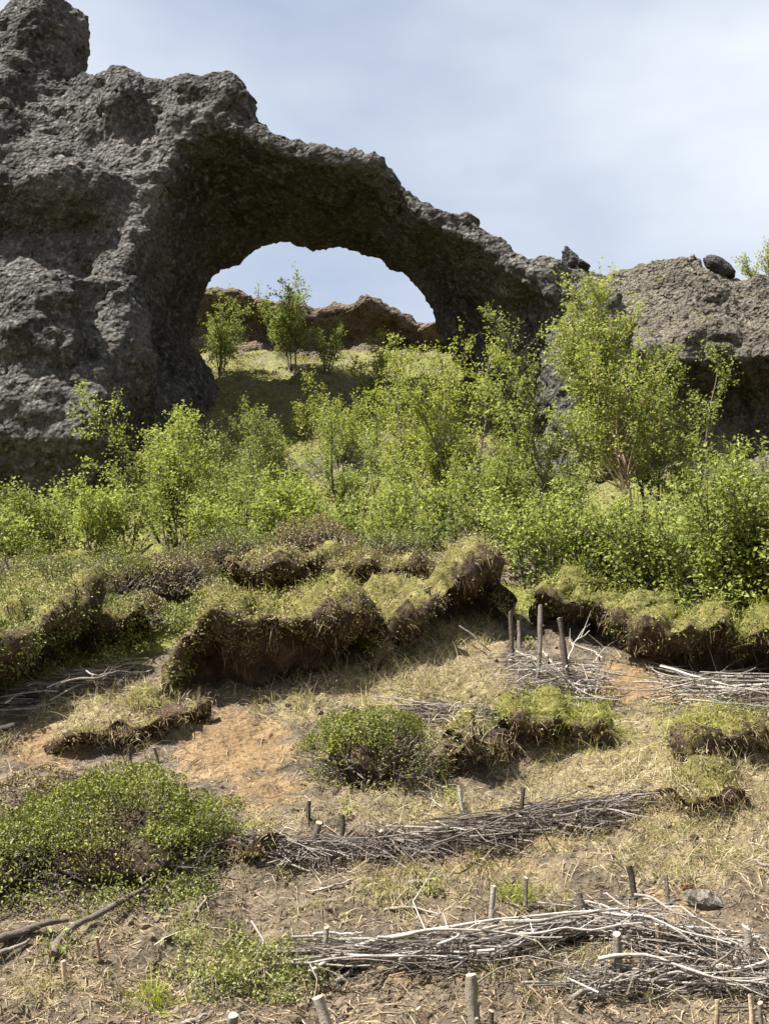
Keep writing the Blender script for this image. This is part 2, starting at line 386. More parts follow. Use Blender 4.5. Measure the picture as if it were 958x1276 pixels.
MAT_POLY = [(-400, 725), (60, 715), (250, 685), (400, 670), (520, 688), (580, 712), (500, 738), (440, 745), (330, 722), (265, 760), (205, 812), (150, 838), (60, 856), (-400, 900)]
GREEN_POLY = [(560, 712), (640, 728), (760, 742), (860, 772), (958, 795), (1400, 830), (1400, 885), (958, 838), (850, 812), (760, 776), (640, 766)]
def blobs(px, py, L):
    s = 0
    for cx, cy, rx, ry, a in L: s = np.maximum(s, a*np.exp(-((px-cx)/rx)**2-((py-cy)/ry)**2))
    return s
ORANGE = [(290, 925, 85, 55, 1), (330, 985, 60, 35, .8), (60, 930, 70, 35, .9), (790, 850, 90, 35, 1), (880, 868, 60, 20, .8), (600, 1078, 100, 25, .7), (560, 800, 70, 20, 1), (440, 838, 60, 18, .9), (640, 850, 60, 30, .55), (690, 1045, 60, 20, .8), (530, 1215, 120, 30, .4), (860, 1120, 70, 30, .5), (700, 960, 50, 20, .6)]
STRAW = [(520, 855, 130, 55, 1), (150, 885, 110, 40, 1), (600, 880, 120, 40, .9), (820, 985, 190, 90, 1), (740, 915, 150, 50, .8), (540, 1010, 180, 30, .7), (560, 1095, 200, 50, .55), (860, 1070, 150, 50, .62), (930, 940, 80, 80, .8), (380, 880, 60, 30, .8), (480, 960, 120, 60, .6), (700, 1200, 200, 60, .35), (60, 1230, 90, 40, .5), (360, 1020, 90, 20, .5), (580, 790, 60, 40, .9), (420, 1110, 60, 40, .4), (150, 1160, 120, 30, .45)]
GREEN = [(310, 1212, 95, 42, .4), (190, 1118, 80, 26, .4), (715, 915, 70, 32, .8), (880, 905, 90, 28, .7), (860, 1020, 60, 40, .35), (500, 1110, 70, 30, .45), (650, 1120, 60, 25, .4), (600, 905, 50, 25, .6), (240, 1165, 40, 30, .6), (850, 1195, 30, 12, .5), (200, 1250, 60, 20, .5)]
def masks(px, py, x, y):
    n = 0.5*pn(x*1.7, y*1.7, 9.0)
    straw = blobs(px, py, STRAW); orange = blobs(px, py, ORANGE); green = blobs(px, py, GREEN)
    out = (px < -60) | (px > 1020) | (py > 1330)
    straw = np.where(out, 0.45+n, straw); green = np.where(out, 0.15+n, green)
    green = np.where(inpoly(px, py, MAT_POLY) | inpoly(px, py, GREEN_POLY), 0.85, green)
    back = sstep(10.5, 12.0, y)
    green = green*(1-back)+back*(0.62+0.4*n); straw = straw*(1-back); orange = orange*(1-back)
    rocky = sstep(15, 19, y)*(0.35+0.8*n+0.25*pn(x*0.9, y*0.9, 3.0))*(1-sstep(60, 200, y))
    return straw, orange, green, rocky
gpx, gpy = proj(GV)
ms, mo, mg, mr = masks(gpx, gpy, X, Y_)
nx, ny = X.shape; idx = np.arange(nx*ny).reshape(nx, ny)
GF = np.stack([idx[:-1, :-1], idx[1:, :-1], idx[1:, 1:], idx[:-1, 1:]], -1).reshape(-1, 4)
mk('ground', GV.reshape(-1, 3), GF, 'ground_soil', attrs={'straw': ms.ravel(), 'orange': mo.ravel(), 'green': mg.ravel(), 'rocky': mr.ravel()}, smooth_=True, kind='structure')

# ------------------------------------------------------------------ rock: signed distance volumes turned to surfaces
def surface_nets(f, org, h):
    nx, ny, nz = f.shape; s = f < 0
    c = np.zeros((nx-1, ny-1, nz-1), np.int8)
    for i in (0, 1):
        for j in (0, 1):
            for k in (0, 1): c += s[i:nx-1+i, j:ny-1+j, k:nz-1+k]
    act = (c > 0) & (c < 8); ci = np.argwhere(act); vid = -np.ones(act.shape, np.int64); vid[act] = np.arange(len(ci))
    acc = np.zeros((len(ci), 3)); cnt = np.zeros(len(ci))
    cor = [(i, j, k) for i in (0, 1) for j in (0, 1) for k in (0, 1)]
    for a in range(8):
        for b in range(a+1, 8):
            A, B = np.array(cor[a]), np.array(cor[b])
            if np.abs(A-B).sum() != 1: continue
            fa = f[tuple((ci+A).T)]; fb = f[tuple((ci+B).T)]
            m = (fa < 0) != (fb < 0); t = np.where(m, fa/(fa-fb+1e-12), 0)
            acc += np.where(m[:, None], A+(B-A)*t[:, None], 0); cnt += m
    V = (ci+acc/cnt[:, None])*h+np.asarray(org)
    Fq = []
    for ax in range(3):
        o1, o2 = [q for q in range(3) if q != ax]
        sl0 = [slice(None)]*3; sl1 = [slice(None)]*3; sl0[ax] = slice(0, -1); sl1[ax] = slice(1, None)
        e = np.argwhere(s[tuple(sl0)] != s[tuple(sl1)])
        e = e[(e[:, o1] > 0) & (e[:, o2] > 0) & (e[:, o1] < f.shape[o1]-1) & (e[:, o2] < f.shape[o2]-1)]
        ins = s[tuple(e.T)]
        q = []
        for d1, d2 in ((-1, -1), (0, -1), (0, 0), (-1, 0)):
            g = e.copy(); g[:, o1] += d1; g[:, o2] += d2; q.append(vid[tuple(g.T)])
        q = np.stack(q, 1); flip = ins if ax != 1 else ~ins
        q[~flip] = q[~flip][:, ::-1]; Fq.append(q)
    return V, np.concatenate(Fq)
def subdivide(V, F):
    n = len(V); E = np.concatenate([F[:, [0, 1]], F[:, [1, 2]], F[:, [2, 3]], F[:, [3, 0]]]); E.sort(1)
    U, inv = np.unique(E[:, 0]*n+E[:, 1], return_inverse=True); m = len(F)
    a, b = U//n, U % n; EV = (V[a]+V[b])/2; FV = V[F].mean(1)
    e = n+inv.reshape(4, m); fc = n+len(U)+np.arange(m)
    Fn = np.concatenate([np.stack([F[:, k], e[k], fc, e[(k+3) % 4]], 1) for k in range(4)])
    return np.concatenate([V, EV, FV]), Fn
def laplace(V, F, it=1):
    for _ in range(it):
        acc = np.zeros_like(V); c = np.zeros(len(V))
        for k in range(4):
            for q in (1, 3):
                np.add.at(acc, F[:, k], V[F[:, (k+q) % 4]]); np.add.at(c, F[:, k], 1)
        V = 0.5*V+0.5*acc/np.maximum(c, 1)[:, None]
    return V
def vnormals(V, F):
    n = np.cross(V[F[:, 2]]-V[F[:, 0]], V[F[:, 3]]-V[F[:, 1]]); N_ = np.zeros_like(V)
    for k in range(4): np.add.at(N_, F[:, k], n)
    return unit(N_)
def smin(a, b, k):
    h = np.clip(0.5+0.5*(b-a)/k, 0, 1); return b*(1-h)+a*h-k*h*(1-h)
def smax(a, b, k): return -smin(-a, -b, k)
def poly_sd(x, z, poly):
    d = np.full(x.shape, 1e9); s = np.zeros(x.shape, bool); n = len(poly)
    for i in range(n):
        ax, az = poly[i]; bx, bz = poly[(i+1) % n]; ex, ez = bx-ax, bz-az
        t = np.clip(((x-ax)*ex+(z-az)*ez)/(ex*ex+ez*ez+1e-12), 0, 1)
        d = np.minimum(d, (x-ax-ex*t)**2+(z-az-ez*t)**2)
        if az != bz: s ^= ((az > z) != (bz > z)) & (x < (bx-ax)*(z-az)/(bz-az)+ax)
    d = np.sqrt(d); return np.where(s, -d, d)
def build_rock(name, lo, hi, h, sdf, mat, amp=(0.10, 0.045, 0.02), fine=1, crack=0.0, thin=None, **kw):
    ax = [np.arange(lo[k], hi[k], h) for k in range(3)]
    f = sdf(*ax)
    band = np.abs(f) < 0.9
    g = np.argwhere(band); p = g*h+np.array(lo)
    wgt = thin(p) if thin else 1.0
    f[band] += wgt*(0.24*fbm(p[:, 0]*0.85, p[:, 1]*0.85, p[:, 2]*0.4, 2)+0.10*np.abs(pn(p[:, 0]*1.9, p[:, 1]*1.9, p[:, 2]*2.6)))-0.05*(1-wgt)
    V, F = surface_nets(f, lo, h)
    lab = np.arange(len(V))
    for _ in range(4000):
        m = lab[F].min(1); new = lab.copy(); np.minimum.at(new, F.ravel(), np.repeat(m, 4)); new = new[new]
        if (new == lab).all(): break
        lab = new
    u_, c_ = np.unique(lab, return_counts=True); ok = lab == u_[np.argmax(c_)]; F = F[ok[F].all(1)]; re_ = np.cumsum(ok)-1; V = V[ok]; F = re_[F]
    for _ in range(fine): V, F = subdivide(V, F)
    V = laplace(V, F, 2); Nn = vnormals(V, F)
    x, y, z = V.T
    d = amp[0]*fbm(x*1.7, y*1.7, z*1.9, 3) - amp[1]*1.6*np.abs(pn(x*4.1, y*4.1, z*4.4)) + amp[1]*pn(x*7.0, y*7.0, z*7.0) + amp[2]*fbm(x*13, y*13, z*13, 2)
    lay = pn(x*0.35, y*0.35, z*2.1+0.6*pn(x*0.7, y*0.7, z*0.3)); d += amp[0]*0.5*(sstep(-0.15, 0.15, lay)-0.5)
    blk = np.abs(pn(x*1.25+9, y*1.25, z*1.0)); d -= amp[0]*0.5*np.maximum(0, 1-blk/0.10)
    hole = pn(x*2.7+5, y*2.7, z*2.7); d -= amp[1]*2.4*np.maximum(0, hole-0.42)/0.4
    if crack: d -= crack*np.maximum(0, 1-np.abs(pn(x*0.9, y*0.9, z*1.6+4))/0.05)
    V = V+Nn*d[:, None]
    V, F = kw.pop('clip')(V, F) if 'clip' in kw else (V, F)
    return mk(name, V, F, mat, smooth_=True, **kw)
def xz(pts, Y):
    a = np.array(pts, float); q = P(a[:, 0], a[:, 1], np.full(len(a), Y)); return q[:, [0, 2]]

YF, YB = 18.7, 21.6
OUT_F = xz([(-260, 760), (-262, 240), (-190, 80), (-60, 20), (0, 2), (40, 2), (72, 14), (92, 40), (99, 72), (113, 86), (140, 74), (178, 86), (230, 104), (282, 100), (304, 116), (309, 148), (332, 166), (372, 182), (410, 199), (450, 199), (482, 214), (500, 238), (530, 264), (580, 278), (612, 300), (636, 325), (655, 341), (690, 331), (735, 334), (775, 420), (785, 600), (800, 760)], YF)
OPEN_F = xz([(120, 760), (188, 520), (174, 430), (184, 340), (205, 250), (230, 197), (252, 178), (294, 183), (327, 192), (367, 204), (410, 216), (447, 217), (480, 231), (504, 255), (528, 280), (580, 303), (615, 332), (645, 362), (676, 384), (680, 420), (692, 520), (692, 760)], YF)
OPEN_B = xz([(310, 760), (285, 520), (235, 420), (250, 390), (263, 357), (273, 340), (293, 331), (303, 320), (320, 308), (345, 306), (370, 307), (410, 308), (447, 314), (476, 327), (492, 334), (510, 344), (524, 356), (531, 371), (539, 394), (556, 430), (600, 520), (630, 760)], YB)
def blob(g, px, py, Y, r, sq=(1, 1, 1)):
    c = P(px, py, Y); return (np.sqrt(((g[0]-c[0])/sq[0])**2+((g[1]-c[1])/sq[1])**2+((g[2]-c[2])/sq[2])**2)-r)*min(sq)
def arch_sdf(xs, ys_, zs_):
    g2x, g2z = np.meshgrid(xs, zs_, indexing='ij')
    outer = poly_sd(g2x, g2z, OUT_F)
    f = np.zeros((len(xs), len(ys_), len(zs_)))
    for j, yv in enumerate(ys_):
        t = np.clip((yv-YF)/(YB-YF), -0.35, 1.25)
        op = poly_sd(g2x, g2z, OPEN_F*(1-t)+OPEN_B*t)
        cen = sstep(-3.95, -3.5, g2x)*(1-sstep(1.6, 3.2, g2x))         # roof span: thinner, front set by YF
        zr = np.clip((g2z-8)/9, 0, 1)
        front = YF - 0.25 + (1-cen)*(-1.5+2.3*zr-0.4*np.exp(-((g2z-9)/1.6)**2))*(1-sstep(1.6, 3.2, g2x)) + 0.25*np.sin(g2x*1.1+1.3)*(1-cen)
        back = YB+0.1+(1-cen)*(0.1-1.6*sstep(12.6, 14.6, g2z)*(g2x < 0)+1.5*sstep(2.0, 3.0, g2x))  # unseen upper back of the pillar shaped thin to let sun onto the floor
        o = outer-0.13*np.clip(yv-YF, 0, 3)*cen+0.10*np.maximum(0, yv-YF-1.5)*(1-cen)
        d = smax(smax(o, front-yv, 0.12), yv-back, 0.2)
        f[:, j] = smax(d, -op, 0.12)
    g = np.meshgrid(xs, ys_, zs_, indexing='ij', sparse=True)
    f = smin(f, blob(g, 45, 55, 20.0, 0.95, (1, 1, 0.9)), 0.4)          # top hump
    f = smin(f, blob(g, 150, 135, 18.75, 0.62, (0.8, 0.8, 1.0)), 0.35)    # pale facet
    f = smin(f, blob(g, 285, 132, 18.6, 0.34, (1.3, 1, 0.9)), 0.25)       # nose over the span
    f = smin(f, blob(g, 60, 245, 18.3, 0.8, (1.6, .8, .7)), 0.4)         # shoulder
    f = smin(f, blob(g, 60, 440, 17.7, 1.35, (1.1, .8, 1.2)), 0.5)        # flaring foot
    f = smin(f, blob(g, -10, 545, 17.3, 1.0, (1.6, .8, .7)), 0.4)
    f = smax(f, -blob(g, 8, 95, 18.4, 0.55, (0.75, 1, 1)), 0.25)           # dark hollow
    f = smax(f, -blob(g, 60, 318, 17.5, 0.55, (3.0, 1, .55)), 0.3)        # undercut below the shoulder
    for a_, b_, y_, r_ in ((188, 225, 18.35, .26), (160, 290, 18.15, .28), (136, 350, 17.95, .32), (118, 420, 17.75, .36), (115, 490, 17.6, .4)):
        f = smin(f, blob(g, a_, b_, y_, r_, (.9, .9, 1.5)), 0.22)            # right rim of the pillar
    f = smax(f, -blob(g, 112, 385, 17.1, 0.42, (.6, 1, 2.0)), 0.3)
    f = smax(f, -blob(g, 40, 605, 16.7, 0.5, (2.6, 1, .6)), 0.25)
    f = smax(f, -blob(g, 101, 140, 18.15, 0.22, (0.5, 1, 2.2)), 0.12)      # upright crevice
    return f
build_rock('rock_arch', (-10.2, 16.0, 5.6), (4.4, 24.2, 19.4), 0.122, arch_sdf, 'rock_grey', amp=(0.085, 0.032, 0.02), crack=0.04, thin=lambda p: 1-0.85*sstep(-4.0, -3.2, p[:, 0])*(1-sstep(1.8, 2.8, p[:, 0])), base=(-4.5, 19, 8),
           label='huge grey tuff arch: thick pitted pillar with a thin span across the sky', cat='rock arch')

# cliff right of the arch: front distance as a function of height
CL = [(300, 25.4), (330, 24.6), (370, 23.4), (400, 22.8), (428, 21.9), (448, 21.5), (462, 21.9), (490, 22.6), (545, 22.8), (585, 21.4), (640, 19.6), (760, 18.6)]
cz = np.array([P(830, a, Yv)[2] for a, Yv in CL]); cy = np.array([Yv for a, Yv in CL]); oz = np.argsort(cz)
top_pts = P(np.array([560, 640, 700, 760, 800, 830, 860, 905, 958, 1100, 1400]), np.array([348, 326, 316, 316, 304, 299, 310, 322, 328, 326, 340]), np.array([23.4]*2+[24.2]*9))
def cliff_sdf(xs, ys_, zs_):
    g = np.meshgrid(xs, ys_, zs_, indexing='ij')
    x, y, z = g
    wob = 0.55*pn(x*0.55, z*0.7, 6.1)
    fr = np.interp(z+0.45*pn(x*0.5, y*0.1, 2.0), cz[oz], cy[oz])+wob+0.35*np.maximum(0, 2.4-x)
    zt = np.interp(x, top_pts[:, 0], top_pts[:, 2])-0.35*np.maximum(0, y-25.5)
    f = smax(smax((fr-y)*0.75, z-zt, 0.35), 1.55-x+0.5*(y-22), 0.3)
    gs = np.meshgrid(xs, ys_, zs_, indexing='ij', sparse=True)
    f = smin(f, blob(gs, 790, 368, 21.6, 0.42, (1.25, 1.2, .8)), 0.2)       # dark knob
    f = smin(f, blob(gs, 668, 352, 20.6, 0.62, (1.3, 1.2, .8)), 0.3)       # shoulder where the span meets the cliff
    f = smin(f, blob(gs, 545, 470, 22.6, 0.85, (0.62, .8, 1.5)), 0.3)        # lit buttress at the foot of the span
    f = smin(f, blob(gs, 700, 560, 19.0, 0.7, (1.2, .9, .8)), 0.3)
    f = smax(f, -blob(gs, 790, 500, 21.3, 0.55, (1.6, 1.2, .8)), 0.25)
    f = smax(f, -blob(gs, 885, 575, 20.4, 0.45, (.8, 1.4, 1.5)), 0.25)
    return smax(f, y-29.5, 0.2)
build_rock('rock_cliff', (0.2, 17.6, 6.4), (12.5, 30.0, 16.6), 0.13, cliff_sdf, 'rock_brown', amp=(0.09, 0.045, 0.026), crack=0.06, base=(5, 22, 9),
           label='brown grey tuff cliff with mossy ledge and dark undercut beside the arch', cat='cliff')
led_top = P(np.array([120, 250, 290, 312, 350, 400, 460, 490, 515, 545, 700]), np.array([366, 368, 366, 372, 381, 383, 376, 384, 398, 404, 420]), np.full(11, 27.0))
def ledge_sdf(xs, ys_, zs_):
    x, y, z = np.meshgrid(xs, ys_, zs_, indexing='ij')
    zt = np.interp(x, led_top[:, 0], led_top[:, 2])
    fr = 26.3+0.35*pn(x*0.8, z*0.5, 1.0)+0.75*sstep(0.35, 0.9, zt-z)-0.5*sstep(1.0, 1.5, zt-z)
    top = z-zt-0.10*np.minimum(0, y-27.2)+0.35*np.maximum(0, 26.9-y)+0.5*np.maximum(0, y-28.2)
    return smax(smax(fr-y, top, 0.18), y-30.5, 0.2)
build_rock('rock_ledge', (-8.5, 25.2, 12.2), (5.0, 31.2, 16.6), 0.15, ledge_sdf, 'rock_ledge', amp=(0.09, 0.04, 0.02), base=(-1.5, 27.5, 13.5),
           label='brown flat topped rock ledge seen through the arch against the sky', cat='rock')

def boulder(name, c, size, rot, seed, mat, label, cat, rough=0.18, base=None, cut=0.0, group=None, parent=None):
    n1, n2 = 22, 14
    th, ph = np.meshgrid(np.linspace(0, 2*math.pi, n1, endpoint=False), np.linspace(0.0, math.pi, n2), indexing='ij')
    d = np.stack([np.cos(th)*np.sin(ph), np.sin(th)*np.sin(ph), np.cos(ph)], -1)
    r = 1+rough*2*fbm(d[..., 0]*1.3+seed, d[..., 1]*1.3, d[..., 2]*1.3, 3)
    r = np.minimum(r, 1.0/np.maximum(1e-3, np.abs(d@unit(np.array([0.5, -0.6, 0.6]))))*0.86)
    V = (d*r[..., None]*np.array(size)).reshape(-1, 3)
    a = math.radians(rot); R = np.array([[math.cos(a), 0, math.sin(a)], [0, 1, 0], [-math.sin(a), 0, math.cos(a)]])
    V = V@R.T+np.asarray(c)
    i = np.arange(n1)[:, None]; j = np.arange(n2-1)[None]; i2 = (i+1) % n1
    F = np.stack([i*n2+j, i*n2+j+1, i2*n2+j+1, i2*n2+j], -1).reshape(-1, 4)
    return mk(name, V, F, mat, smooth_=False, base=c if base is None else base, label=label, cat=cat, group=group, parent=parent)
def on_rock(px, py, names=('rock_arch', 'rock_cliff')):
    d = ray(px, py); d = d/np.linalg.norm(d); best = None
    for n in names:
        o = bpy.data.objects[n]
        ok, loc, nor, fi = o.ray_cast(Vector((0, 0, CAMZ))-o.location, Vector(d))
        if ok:
            l = np.array(loc+o.location)
            if best is None or l[1] < best[1]: best = l
    return best
def rock_rest(px, py0, py1=460):
    for q in range(py0, py1, 3):
        r = on_rock(px, q)
        if r is not None: return r
    return P(px, py0, 24.0)

# ------------------------------------------------------------------ turf banks with overhanging lips
def cover_leaves(Vs, Ns, n, size, lift, up=0.5):
    k = RNG.integers(0, len(Vs), n)
    C = Vs[k]+Ns[k]*RNG.random((n, 1))*lift+RNG.normal(size=(n, 3))*0.012
    D = Ns[k]*0.6+RNG.normal(size=(n, 3))*0.75+np.array([0, 0, 0.25]); U = Ns[k]+RNG.normal(size=(n, 3))*0.6+np.array([0, 0, up])
    return leaves(C, D, U, size*(0.6+0.8*RNG.random(n)))
def bank(label, foot, hs, over=0.10, rec=0.22, back=0.9, cover='shrub_leaf', nleaf=9000, nblade=2500, nroot=900, nstraw=1200, blade='grass_straw', seed=0, leaf=0.017, lift=0.05, rise=0.2):
    foot = np.array(foot, float); W = hit(foot[:, 0], foot[:, 1]); hs = np.array(hs, float)
    L = np.linalg.norm(np.diff(W, axis=0), axis=1).sum(); n = int(L/0.035)
    Wr = smooth(resample(np.c_[W, hs], n), 3); hh = Wr[:, 3]; Wr = Wr[:, :3]
    s = np.linspace(0, 1, n); tap = np.clip(np.minimum(s, 1-s)/0.10, 0.0, 1)**0.6
    rag = 1.3*pn(s*L*2.2+seed*7, seed*1.3)+0.8*pn(s*L*6+seed*3, 4.2)
    tg = unit(np.gradient(Wr[:, :2], axis=0)); out = np.stack([tg[:, 1], -tg[:, 0]], 1); out = unit(0.6*out+0.4*np.array([0, -1.0]))
    prof = [(-rec*1.6, -.25), (-rec, 0.02), (-rec*1.05, 0.30), (-rec*0.75, 0.52), (-rec*0.2, 0.66), (over*0.8, 0.70), (over*1.15, 0.80), (over, 0.93), (over*0.45, 1.02), (-0.08, 1.06), (-0.3*back, 1.10), (-0.6*back, 1.14), (-back, 1.10), (-back*1.15, 0.2)]
    M = 34; pr = smooth(resample(np.array(prof)*np.array([1, 0.35]), M), 2)/np.array([1, 0.35])
    V = np.zeros((n, M, 3)); tt = np.zeros((n, M)); jl = int(np.argmax(pr[:, 0]))
    for j in range(M):
        u, wv = pr[j]
        uu = u*(0.5+0.5*tap)+0.075*rag*(1 if wv > 0.6 else 0.3)
        h = hh*tap*(1+0.26*rag)
        xy = Wr[:, :2]+out*uu[:, None]
        zt = Wr[:, 2]+wv*h+(rise*np.maximum(0, -u-0.05) if j > jl else 0)*tap
        if j >= M-3: zt = np.minimum(zt, Hg(xy[:, 0], xy[:, 1])-0.05*(j-(M-4)))
        V[:, j] = np.c_[xy, zt]
        tt[:, j] = 0.9 if j > jl+1 else (0.5 if j >= jl-1 else 0.05)
    Vf = V.reshape(-1, 3)
    i = np.arange(n-1)[:, None]*M; j = np.arange(M-1)[None]
    F = np.stack([i+j, i+M+j, i+M+j+1, i+j+1], -1).reshape(-1, 4)
    Nn = vnormals(Vf, F)
    mid = Nn.reshape(n, M, 3)[:, int(M*0.72)].mean(0)
    if mid[2] < 0: F = F[:, ::-1]; Nn = -Nn
    x, y, z = Vf.T
    Vf = Vf+Nn*(0.13*fbm(x*2.5, y*2.5, z*2.5, 4, 0.55)+0.06*np.abs(pn(x*8, y*8, z*8))-0.05*np.maximum(0, pn(x*4.5+7, y*4.5, z*4.5)))[:, None]
    root = empty('turf_bank', W.mean(0), label, 'turf bank', 'eroded turf banks on the slope')
    mk('turf', Vf, F, 'turf_soil', parent=root, attrs={'rnd': tt.ravel()}, smooth_=True)
    T = np.arange(n*M) % M; tp = (T > jl) & (T < M-3)
    lip = (T >= jl-2) & (T <= jl+3); und = (T > 1) & (T <= jl-1)
    # dense random points on the surface
    def pts(mask, m):
        f = F[mask[F].all(1)]; ar = np.linalg.norm(np.cross(Vf[f[:, 2]]-Vf[f[:, 0]], Vf[f[:, 3]]-Vf[f[:, 1]]), axis=1); k = RNG.choice(len(f), m, p=ar/ar.sum()); a, b = RNG.random((2, m, 1)); q = Vf[f[k]]
        p = (q[:, 0]*(1-a)+q[:, 1]*a)*(1-b)+(q[:, 3]*(1-a)+q[:, 2]*a)*b; return p, Nn[f[k][:, 0]]
    tl = tp | lip | (T >= jl-4)*(T < jl)
    if nleaf:
        p, q = pts(tl, nleaf); g = pn(p[:, 0]*3.2, p[:, 1]*3.2, 5)+0.35 > RNG.random(len(p))*0.9-0.35
        p, q = p[g], q[g]; Vl, Fl, a = cover_leaves(p, q, len(p), leaf, lift)
        mk('leaf_cover', Vl, Fl, cover, parent=root, attrs={'rnd': a}, kind='stuff')
    def tufts(mask, m, per, sp):
        c, cn = pts(mask, max(3, m//per)); k = RNG.integers(0, len(c), m)
        c = c[k]+RNG.normal(size=(m, 3))*sp; fl = (RNG.normal(size=(len(cn), 3))*0.55)[k]; return c, cn[k], fl
    if nblade:
        p, q, fl = tufts(tp, nblade, 12, 0.04); D = q*0.7+fl*0.8+RNG.normal(size=(len(p), 3))*0.35+np.array([0, -0.15, 0.35])
        Vb, Fb, a = blades(p-q*0.015, D, 0.02+0.085*RNG.random(len(p))**1.4, 0.0045, 0.10+0.55*RNG.random(len(p)))
        mk('grass', Vb, Fb, blade, parent=root, attrs={'rnd': a}, kind='stuff')
    if nstraw:
        p, q, fl = tufts(lip | und, int(nstraw*0.5), 9, 0.025); D = q*0.7+fl+RNG.normal(size=(len(p), 3))*0.35+np.array([0, -0.15, -0.1])
        Vb, Fb, a = blades(p, D, 0.02+0.10*RNG.random(len(p))**1.8, 0.004, 0.15+0.6*RNG.random(len(p)), bend=np.array([0, -0.12, -1]))
        mk('hanging_grass', Vb, Fb, 'litter', parent=root, attrs={'rnd': 0.35+0.6*a}, kind='stuff')
    if nroot:
        p, q = pts(und | lip, nroot); D = q*0.6+RNG.normal(size=(len(p), 3))*0.9+np.array([0, -0.1, -0.3])
        Vb, Fb, a = blades(p, D, 0.02+0.10*RNG.random(len(p))**2, 0.005, 0.1+0.5*RNG.random(len(p)), bend=np.array([0.1, -0.05, -1]))
        mk('hanging_roots', Vb, Fb, 'root', parent=root, attrs={'rnd': a}, kind='stuff')
    return root

bank('turf bank with bright green grass top and black overhang above orange soil', [(205, 872), (250, 878), (320, 876), (395, 858), (455, 834), (475, 822)], [.32, .60, .58, .52, .44, .26], 0.17, 0.36, 0.8, 'shrub_leaf_brown', 16000, 3800, 900, 600, 'grass_green', 1)
bank('upper turf bank with brown heath cover over a deep black hollow', [(285, 748), (330, 766), (380, 768), (440, 766), (500, 764), (560, 752)], [.28, .46, .52, .48, .42, .28], 0.15, 0.5, 0.8, 'shrub_leaf_brown', 20000, 200, 900, 250, 'grass_straw', 2, lift=0.06)
bank('turf bank draped in dry straw behind the fallen pale twigs', [(465, 836), (505, 822), (550, 800), (600, 786), (640, 782)], [.28, .38, .44, .46, .30], 0.16, 0.34, 0.7, 'shrub_leaf_brown', 3000, 3600, 1400, 1700, 'grass_straw', 3)
bank('long grassy turf bank above brown eroded soil, below the birches', [(670, 778), (705, 800), (750, 812), (800, 842), (850, 856), (905, 858), (960, 866), (1060, 880)], [.24, .40, .42, .46, .42, .40, .40, .34], 0.15, 0.30, 0.9, 'shrub_leaf', 12000, 6500, 2200, 800, 'grass_green', 4)
bank('heath covered turf bank hanging over the bleached brushwood', [(-420, 960), (-130, 920), (0, 896), (50, 866), (100, 838), (150, 822), (190, 800)], [.4, .5, .55, .52, .48, .42, .25], 0.18, 0.34, 1.3, 'shrub_leaf', 48000, 0, 1300, 120, 'grass_straw', 5, lift=0.07)
bank('small turf hummock with drooping straw beside the dark round heath bush', [(545, 972), (580, 980), (615, 975), (640, 950)], [.20, .28, .26, .14], 0.07, 0.18, 0.45, 'shrub_leaf_brown', 2600, 1500, 900, 700, 'grass_straw', 6)
bank('low grass lip over a dark hollow behind the middle brushwood row', [(620, 912), (660, 945), (700, 940), (760, 930)], [.12, .22, .20, .12], 0.06, 0.16, 0.4, 'shrub_leaf', 1500, 1700, 800, 250, 'grass_green', 7)
bank('grassy hummock with dark eroded face under the fan of pale branches', [(840, 945), (875, 958), (915, 950), (958, 940)], [.12, .21, .19, .12], 0.06, 0.15, 0.4, 'shrub_leaf_brown', 2200, 1700, 900, 300, 'grass_green', 8)
bank('broken straw covered turf step above the open dry grass slope', [(820, 1012), (860, 1030), (900, 1022), (930, 1000)], [.10, .17, .15, .09], 0.05, 0.12, 0.4, 'shrub_leaf_brown', 1500, 1600, 700, 600, 'grass_straw', 9)
bank('small turf clod at the left end of the middle brushwood row', [(275, 1082), (310, 1092), (345, 1082), (365, 1070)], [.08, .14, .13, .08], 0.05, 0.08, 0.3, 'shrub_leaf_brown', 700, 800, 400, 200, 'grass_straw', 10)
bank('crumbling straw topped turf edge between the orange soil patches', [(60, 938), (110, 945), (160, 940), (215, 915), (260, 890)], [.08, .14, .13, .12, .08], 0.05, 0.12, 0.5, 'shrub_leaf_brown', 1500, 2200, 1000, 700, 'grass_straw', 11)

